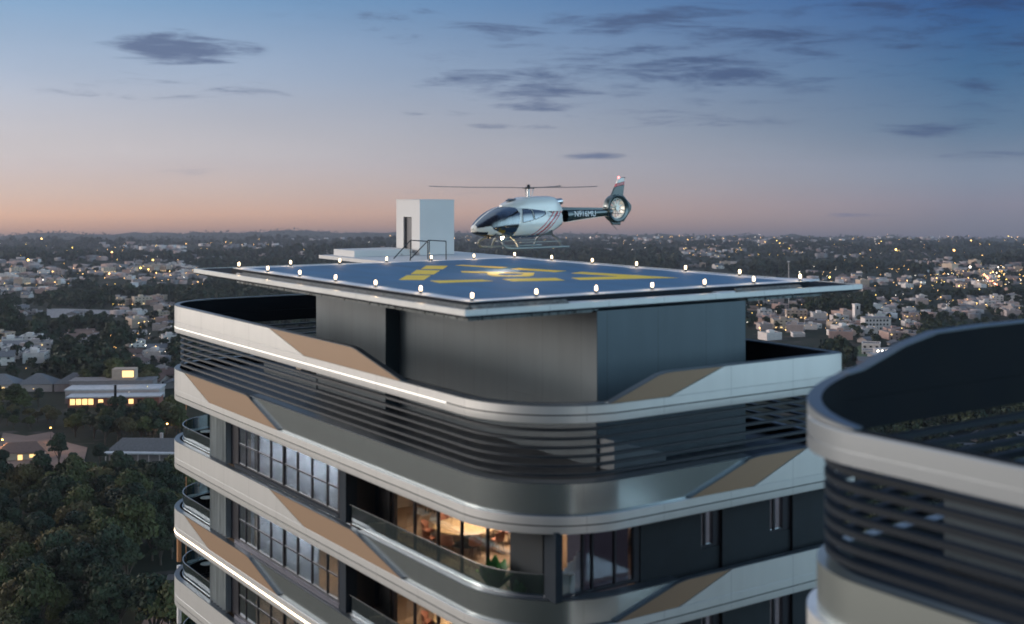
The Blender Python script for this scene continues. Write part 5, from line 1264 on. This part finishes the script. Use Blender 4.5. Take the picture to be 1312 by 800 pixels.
boxp('wall', 'wall_white', shp, (-9, -4, -3), (9, 6, 3.6)); boxp('roof', 'roof_white', shp, (-9.3, -4.3, 3.6), (9.3, 6.3, 4.0)); boxp('lit_front', 'glow_red', shp, (-3, -4.08, 2.3), (5, -3.95, 3.2)).hide_render = False
for i in range(5): boxp('lit_window', 'glow_white', shp, (-8 + i * 3.1, -4.06, .6), (-6.6 + i * 3.1, -3.95, 1.9))
boxp('upper_room', 'wall_white', shp, (-6, 1, 4.01), (6, 5, 6.8))
for i in range(4): boxp('lit_window', 'glow_white', shp, (-5 + i * 2.7, .93, 4.8), (-3.8 + i * 2.7, 1.05, 6))
shd = thing_at('long_shed', g_shed, 'long grey house with a pale ridge roof and porch, left of the tower among trees', 'house', -.05)
boxp('wall', 'wall_grey', shd, (-13, -5, -4), (14, 5, 3.4)); boxp('veranda_roof', 'roof_white', shd, (-14, -7.5, 3.6), (15, -4.6, 4.1)); MB().poly_prism([(-14, -4.5, 4.2), (15, -4.5, 4.2), (15, 6, 4.2), (-14, 6, 4.2)], [(-10, .3, 8), (11, .3, 8), (11, .9, 8), (-10, .9, 8)]).obj('roof', 'roof_grey', shd)
for i in range(8): boxp('veranda_post', 'wall_pale', shd, (-13.5 + i * 4, -7.3, 0), (-13.2 + i * 4, -7, 3.59))
boxp('chimney', 'wall_pale', shd, (4, 1, 6), (5, 2, 9.8))
lg = thing_at('lodge', g_lodge, 'small pale lodge with warm lit wall on the bare earth clearing', 'house', .3)
MB().poly_prism([(-8, -5, -4), (8, -5, -4), (8, 5, -4), (-8, 5, -4)], [(-8, -5, 3), (8, -5, 3), (8, 5, 3), (-8, 5, 3)]).obj('wall', 'wall_cream', lg); MB().poly_prism([(-9, -6, 3.01), (9, -6, 3.01), (9, 6, 3.01), (-9, 6, 3.01)], [(-5, 0, 6), (5, 0, 6), (5, .6, 6), (-5, .6, 6)]).obj('roof', 'roof_tile', lg)
boxp('door', 'window_lit', lg, (-1, -5.06, 0), (.6, -4.95, 2.2)); boxp('window', 'window_lit', lg, (3, -5.06, 1), (5, -4.95, 2.2))
# bare earth, road
def patch(name, pix, m, label, lift=.25):
    """ground sheet draped on the terrain inside an outline"""
    pts = [ground_at(*p) for p in pix]; c0 = np.mean([[p[0], p[1]] for p in pts], 0); V = []; Fc = []; rings = 7; n = len(pts) * 4
    ring_pts = []
    for i in range(len(pts)):
        a, b = pts[i], pts[(i + 1) % len(pts)]
        for k in range(4): ring_pts.append((a[0] + (b[0] - a[0]) * k / 4, a[1] + (b[1] - a[1]) * k / 4))
    for j in range(1, rings + 1):
        for q in ring_pts:
            x = c0[0] + (q[0] - c0[0]) * j / rings; y = c0[1] + (q[1] - c0[1]) * j / rings; V.append((x, y, float(gz(x, y)) + lift)); 
            if j % 1 == 0: mark_occ(x, y, 3)
    Fc.append(list(range(n)))
    for j in range(rings - 1):
        for i in range(n): Fc.append([j * n + i, j * n + (i + 1) % n, (j + 1) * n + (i + 1) % n, (j + 1) * n + i])
    mb = MB(); mb.v = V; mb.f = [tuple(f) for f in Fc]; o = mb.obj(name, m); return tag(o, label, kind='structure')
patch('bare_earth', [(-10, 600), (18, 612), (44, 606), (70, 616), (104, 618), (122, 604), (108, 592), (112, 576), (84, 568), (66, 556), (34, 562), (4, 556)], 'earth', 'bare brown earth clearing left of the tower')
patch('sports_field', [(1085, 452), (1110, 462), (1118, 452), (1105, 442)], 'grass', 'lit green ground before the shop')
patch('clearing', [(60, 408), (150, 408), (150, 399), (60, 397)], 'roof_flat', 'pale bare clearing in the wood on the left')
rp = [(196, 812), (206, 790), (214, 772), (221, 756), (232, 742)]
rl = [ground_at(*p) for p in rp]; mb = MB(); L_, R_s = [], []
for i, p in enumerate(rl):
    a, b = Vector(rl[max(i - 1, 0)][:2]), Vector(rl[min(i + 1, len(rl) - 1)][:2]); d_ = (b - a).normalized(); nrm = Vector((-d_.y, d_.x)) * 3.2
    mark_occ(p[0], p[1], 6)
    L_.append((p[0] - nrm.x, p[1] - nrm.y, p[2] + .35)); R_s.append((p[0] + nrm.x, p[1] + nrm.y, p[2] + .35))
mat('road_surface', (.13, .10, .085), .85, noise=(.3, .15))
mb.loft([L_, R_s, [(x, y, z + .004 - .3) for x, y, z in R_s], [(x, y, z - .3) for x, y, z in L_]], True, False); tag(mb.obj('road', 'road_surface'), 'brown lane below the far left corner of the tower', kind='structure')

# street lamps one can tell apart, and a tall mast
lampn = 0; lproto = None
def street_lamp(px, py, label, h=7, m='glow_warm', r=.28):
    global lproto
    g = ground_at(px, py + h * F / 420 * (420 / max(300, ground_at(px, py)[1])))
    if g is None: return
    x, y, z = g
    e_ = empty('street_lamp', (x, y, z), label, 'street lamp', 'street lamps in the landscape')
    MB().tube((0, 0, -1), (0, 0, h), .09, .05, 8).obj('pole', 'dark_metal', e_); MB().pipe([(0, 0, h - .1), (.2, -.3, h + .1), (.3, -.7, h + .1)], .04).obj('arm', 'dark_metal', e_)
    MB().lathe([(r * .4, -r * .6), (r, -r * .2), (r, r * .2), (r * .4, r * .5)], (.3, -.8, h), 10).obj('lamp_head', m, e_)
    if y < 900:
        pl = bpy.data.lights.new('street_lamp_light', 'POINT'); pl.energy = 700; pl.color = (1, .55, .22); pl.shadow_soft_size = .3
        po = bpy.data.objects.new('street_lamp_light', pl); C.objects.link(po); po.location = (x + .3, y - 1.2, z + h - .4)
street_lamp(72, 559, 'brightest orange street lamp over the bare earth clearing', r=.42); street_lamp(65, 551, 'smaller lamp just above and left of the bright clearing lamp', 6); street_lamp(139, 628, 'lone orange street lamp in the dark wood below the clearing', r=.36)
street_lamp(216, 762, 'orange street lamp beside the lane at the tower foot', 8, r=.3); street_lamp(3, 568, 'yellow street lamp at the left picture edge', m='glow_yellow'); street_lamp(214, 545, 'orange street lamp close to the left of the tower balcony', r=.4)
street_lamp(52, 572, 'low yellow lamp behind the bare earth clearing', 4, 'glow_yellow'); street_lamp(186, 523, 'yellow street lamp right of the school', 6, 'glow_yellow', .4); street_lamp(216, 522, 'warm street lamp right of the school, close to the tower', 6, 'glow_yellow', .5); street_lamp(155, 520, 'pale street lamp in front of the school', 5)
street_lamp(98, 531, 'amber street lamp in the trees before the school', 4, 'glow_warm', .3); street_lamp(206, 540, 'yellow lamp left of the top balcony', 5, 'glow_yellow', .3); street_lamp(195, 768, 'yellow lamp in the hedge beside the lane', 2.5, 'glow_yellow', .3)
ms = empty('radio_mast', (0, 0, 0), 'thin white mast rising behind the right corner of the helipad', 'mast'); g = ground_at(1010.5, 392); ms.location = g
hm = (392 - 336) / F * g[1]; MB().tube((0, 0, -1), (0, 0, hm), .42, .3, 8).obj('pole', 'wall_white', ms); MB().box((-1.2, -.6, hm - 1), (1.2, .6, hm)).obj('platform', 'wall_white', ms)
g = ground_at(143.5, 335); bt = empty('chimney_stack', g, 'slim lit brick chimney stack among the far houses on the left', 'chimney'); hm = (332 - 321) / F * g[1]
MB().lathe([(1.9, -2), (1.3, hm)], n=12).obj('shaft', 'brick', bt, 40); MB().lathe([(1.6, hm), (1.6, hm + 1.8)], n=10).obj('lit_crown', 'glow_warm', bt)

# town lights in the distance: countless
def ico(name, pts, m, label):
    o_ = np.array([[1, 0, 0], [-1, 0, 0], [0, 1, 0], [0, -1, 0], [0, 0, 1], [0, 0, -1]], float); f = np.array([[0, 2, 4], [2, 1, 4], [1, 3, 4], [3, 0, 4], [2, 0, 5], [1, 2, 5], [3, 1, 5], [0, 3, 5]])
    P = np.array(pts); V = (o_[None] * P[:, None, 3:4] + P[:, None, :3]).reshape(-1, 3); Fq = (f[None] + 6 * np.arange(len(P))[:, None, None]).reshape(-1, 3)
    tag(np_mesh(name, V, Fq, m), label, 'lights', kind='stuff')
LT = {'glow_warm': [], 'glow_yellow': [], 'glow_white': [], 'glow_red': []}
lz = [(0, 314, 500, 330, 80), (0, 326, 300, 350, 60), (0, 345, 260, 375, 36), (500, 304, 1312, 318, 230), (860, 316, 1312, 335, 90), (1020, 340, 1312, 400, 70), (957, 390, 1180, 440, 26), (130, 385, 222, 475, 18), (1180, 350, 1312, 372, 34), (1225, 346, 1290, 356, 22), (0, 440, 222, 520, 10), (1180, 500, 1312, 600, 8), (600, 318, 960, 332, 30), (1085, 312, 1130, 318, 16)]
RL = random.Random(5)
for x0_, y0_, x1_, y1_, n_ in lz:
    for _ in range(int(n_ * (2.0 if y0_ > 338 else .9))):
        px, py = RL.uniform(x0_, x1_), RL.uniform(y0_, y1_); g = ground_at(px, py)
        if g is None: continue
        big = RL.random() < .16
        k = RL.choice(['glow_warm', 'glow_warm', 'glow_warm', 'glow_yellow', 'glow_white']); r = (g[1] / F) * (RL.uniform(.2, .42) if not big else RL.uniform(.5, .8)) * (1 if y0_ > 338 else .72)
        LT[k].append((g[0], g[1], g[2] + RL.uniform(3, 7) + (3 if g[1] > 2500 else 0), r))
for i in range(26):                             # traffic on the street at the far right
    t_ = i / 25; px = 1254 + 24 * t_ + RL.uniform(-1.5, 1.5); py = 352 + 22 * t_ ** 1.1; g = ground_at(px, py); LT['glow_red' if i % 3 else 'glow_warm'].append((g[0], g[1], g[2] + 6, g[1] / F * .7))
for px, py, k, r in [(33, 341, 'glow_white', 1.5), (36, 339, 'glow_yellow', 1.5), (196, 338, 'glow_yellow', 1.3), (299, 334, 'glow_warm', 1.4), (325, 336, 'glow_warm', 1.1), (335, 336, 'glow_warm', 1.3), (92, 322, 'glow_yellow', 1.6), (200, 320, 'glow_yellow', 1.4), (53, 308, 'glow_warm', 1.2), (180, 348, 'glow_yellow', 1.2), (190, 350, 'glow_yellow', .9), (140, 357, 'glow_warm', 1.1), (1222, 324, 'glow_warm', 1.8), (1148, 324, 'glow_warm', 1.4), (1244, 312, 'glow_warm', 1.2), (1254, 313, 'glow_warm', 1.2), (1243, 347, 'glow_white', 1.5), (1252, 348, 'glow_yellow', 1.5), (1270, 352, 'glow_warm', 1.5), (1280, 360, 'glow_warm', 1.2), (467, 333, 'glow_warm', 2.0), (475, 332, 'glow_warm', 1.4), (1063, 363, 'glow_yellow', 1.1)]:
    g = ground_at(px, py); LT[k].append((g[0], g[1], g[2] + 6, g[1] / F * r))
for k, p_ in LT.items():
    if p_: ico('distant_lights', p_, k, {'glow_warm': 'countless amber lamps of the distant town', 'glow_yellow': 'scattered yellow lamps of the distant town', 'glow_white': 'scattered white lamps of the distant town', 'glow_red': 'red tail lights on the far street'}[k])

# ------------------------------------------------------------------ near wood: single trees; far wood: stuff
def visible(px, py):                              # not behind the towers
    if px < -30 or px > 1340 or py > 860: return False
    if 245 < px < 1060 and py > 415: return False
    if 420 < px < 940 and py > 352: return False
    if px > 1180 and py > 640: return False
    return True
cand = []
D = 262.0
while D < 640:
    step = 7.4 + (D - 262) * .003
    x = -.50 * D
    while x < .47 * D:
        xx = x + RN.uniform(-2.6, 2.6); yy = D + RN.uniform(-2.6, 2.6); x += step
        zz = float(gz(xx, yy)); px, py = proj(xx, yy, zz + 6)
        if visible(px, py) and free(xx, yy): cand.append((yy, xx, zz, px, py))
    D += step
cand.sort(); used_t = [0] * len(protos); nt_ = 0; stuff_near = []
lim = 292
for yy, xx, zz, px, py in cand:
    if nt_ < lim and px < 240:
        k = int(RN.choice([0, 0, 1, 1, 2, 3])); s_ = float(RN.uniform(.8, 1.35)) * (.48 if (int(xx // 4), int(yy // 4)) in low else 1); sc3 = (s_ * float(RN.uniform(.9, 1.1)), s_, s_ * float(RN.uniform(.85, 1.2))); rz = float(RN.uniform(0, 6.28))
        kind_ = ['green round-crowned tree', 'tall dark green tree', 'broad olive-green tree', 'small dense dark tree'][k]
        zone = 'in the wood at the lower left corner' if (py > 640 and px < 120) else 'in the wood close to the left of the tower' if py > 640 else 'at the edge of the bare earth clearing' if py > 560 else 'in the belt of trees before the school'
        lab = kind_ + ' ' + zone; gr = 'trees ' + zone
        if not used_t[k]:
            p_ = protos[k]; p_.location = (xx, yy, zz); p_.rotation_euler = (0, 0, rz); p_.scale = sc3; p_['label'] = lab; p_['group'] = gr; used_t[k] = 1
        else: copy_tree(protos[k], loc=(xx, yy, zz), rz=rz, label=lab, group=gr, scale=sc3)
        nt_ += 1
    else: stuff_near.append((xx, yy, zz, RN.uniform(.8, 1.3) * (.48 if (int(xx // 4), int(yy // 4)) in low else 1)))
for q in small_proto:
    for c_ in list(q.children): bpy.data.objects.remove(c_)
    bpy.data.objects.remove(q)
for px_, py_, s_ in ((75, 599, .95), (128, 600, .7), (92, 604, .5), (52, 606, .55)):
    g_ = ground_at(px_, py_); copy_tree(protos[1], loc=g_, rz=px_ * 1.0, label='dark tree standing alone on the bare earth clearing', group='trees on the bare earth clearing', scale=(s_, s_, s_))
print('trees', nt_, 'near stuff', len(stuff_near), 'houses', nh)
def wood(name, pts, Rc, Hc, nl, nleaf, size, m, label, seeds=4):
    groups = [[] for _ in range(seeds)]
    for p in pts: groups[RN.integers(seeds)].append(p)
    Vs, Fs = [], []; o_ = 0
    for s, gp in enumerate(groups):
        if not gp: continue
        V, Fq = leaf_cloud(np.random.default_rng(50 + s), Rc, Hc, nl, nleaf, size, Hc * .05); P = np.array(gp, float)
        a = RN.uniform(0, 6.28, len(P)); c_, s_ = np.cos(a)[:, None], np.sin(a)[:, None]; sc = P[:, 3:4]; hz = RN.uniform(.8, 1.25, len(P))[:, None]
        X = (V[None, :, 0] * c_ - V[None, :, 1] * s_) * sc + P[:, 0:1]; Y = (V[None, :, 0] * s_ + V[None, :, 1] * c_) * sc + P[:, 1:2]; Z = V[None, :, 2] * sc * hz + P[:, 2:3] - .8
        Vs.append(np.stack([X, Y, Z], -1).reshape(-1, 3)); n = len(P); Fs.append((Fq[None] + len(V) * np.arange(n)[:, None, None]).reshape(-1, 4) + o_); o_ += n * len(V)
    return tag(np_mesh(name, np.concatenate(Vs), np.concatenate(Fs), m), label, 'wood', kind='stuff')
mids = []; D = 640.0
def density(px, py, D=1000.):
    d = 1.0; up = 9.5 * F / D
    for x0_, y0_, x1_, y1_, n_, k_, zn in zones:
        if x0_ - 4 < px < x1_ + 4:
            if y0_ - 1 < py < y1_ + 4: d = min(d, .24)
            elif y1_ + 4 <= py < y1_ + up: d = min(d, .5)
    return d
while D < 1500:
    step = 9.0 + (D - 640) * .005; x = -.45 * D
    while x < .45 * D:
        xx = x + RN.uniform(-3.5, 3.5); yy = D + RN.uniform(-3.5, 3.5); x += step; zz = float(gz(xx, yy)); px, py = proj(xx, yy, zz + 5)
        
        dn = density(px, py + 5 * F / yy, yy)
        if visible(px, py) and free(xx, yy) and RN.uniform() < dn: mids.append((xx, yy, zz, RN.uniform(.7, 1.35) * (1 if dn > .9 else .62)))
    D += step
print('mid', len(mids))
if stuff_near: wood('woodland', stuff_near, 5.0, 10.5, 8, 420, .66, 'leaf_deep', 'dense dark wood between the school and the tower')
wood('woodland', mids, 5.6, 9.5, 6, 130, 1.15, 'leaf_deep', 'dark treetops of the middle distance, too many to count')
fars = []; D = 1500.0
while D < 8800:
    step = 15 + (D - 1500) * .0055; x = -.44 * D
    while x < .44 * D:
        xx = x + RN.uniform(-.4, .4) * step; yy = D + RN.uniform(-.4, .4) * step; x += step; zz = float(gz(xx, yy)); px, py = proj(xx, yy, zz + 5)
        nn = math.sin(xx * .004 + 2) + math.sin(yy * .0031 + xx * .0015) + .6 * math.sin(xx * .011 - yy * .007)
        
        dn = density(px, py, yy) * (1.0 if nn > -.5 else .35)
        if visible(px, py) and free(xx, yy) and RN.uniform() < dn: fars.append((xx, yy, zz, min(step / 11.0, 2.1) * RN.uniform(.55, 1.1) * (1 if yy < 5500 else .6) * (1 if dn > .9 else .6)))
    D += step * 1.25
print('far', len(fars))
wood('woodland', fars, 6.2, 7.5, 4, 34, 2.3, 'leaf_far', 'far dark woods reaching to the horizon', 5)

# ------------------------------------------------------------------ haze
hm_ = bpy.data.materials.new('haze'); hm_.use_nodes = True; nt = hm_.node_tree; nt.nodes.clear()
pv = nt.nodes.new('ShaderNodeVolumePrincipled'); pv.inputs['Density'].default_value = 4.2e-5; pv.inputs['Color'].default_value = (.72, .74, .86, 1); pv.inputs['Anisotropy'].default_value = .2
ou = nt.nodes.new('ShaderNodeOutputMaterial'); nt.links.new(pv.outputs[0], ou.inputs['Volume']); M['haze'] = hm_
hz = MB().box((-9900, -9900, -480), (9900, 9900, 300)).obj('haze', 'haze'); tag(hz, 'thin evening haze over the whole landscape', 'haze', kind='stuff')
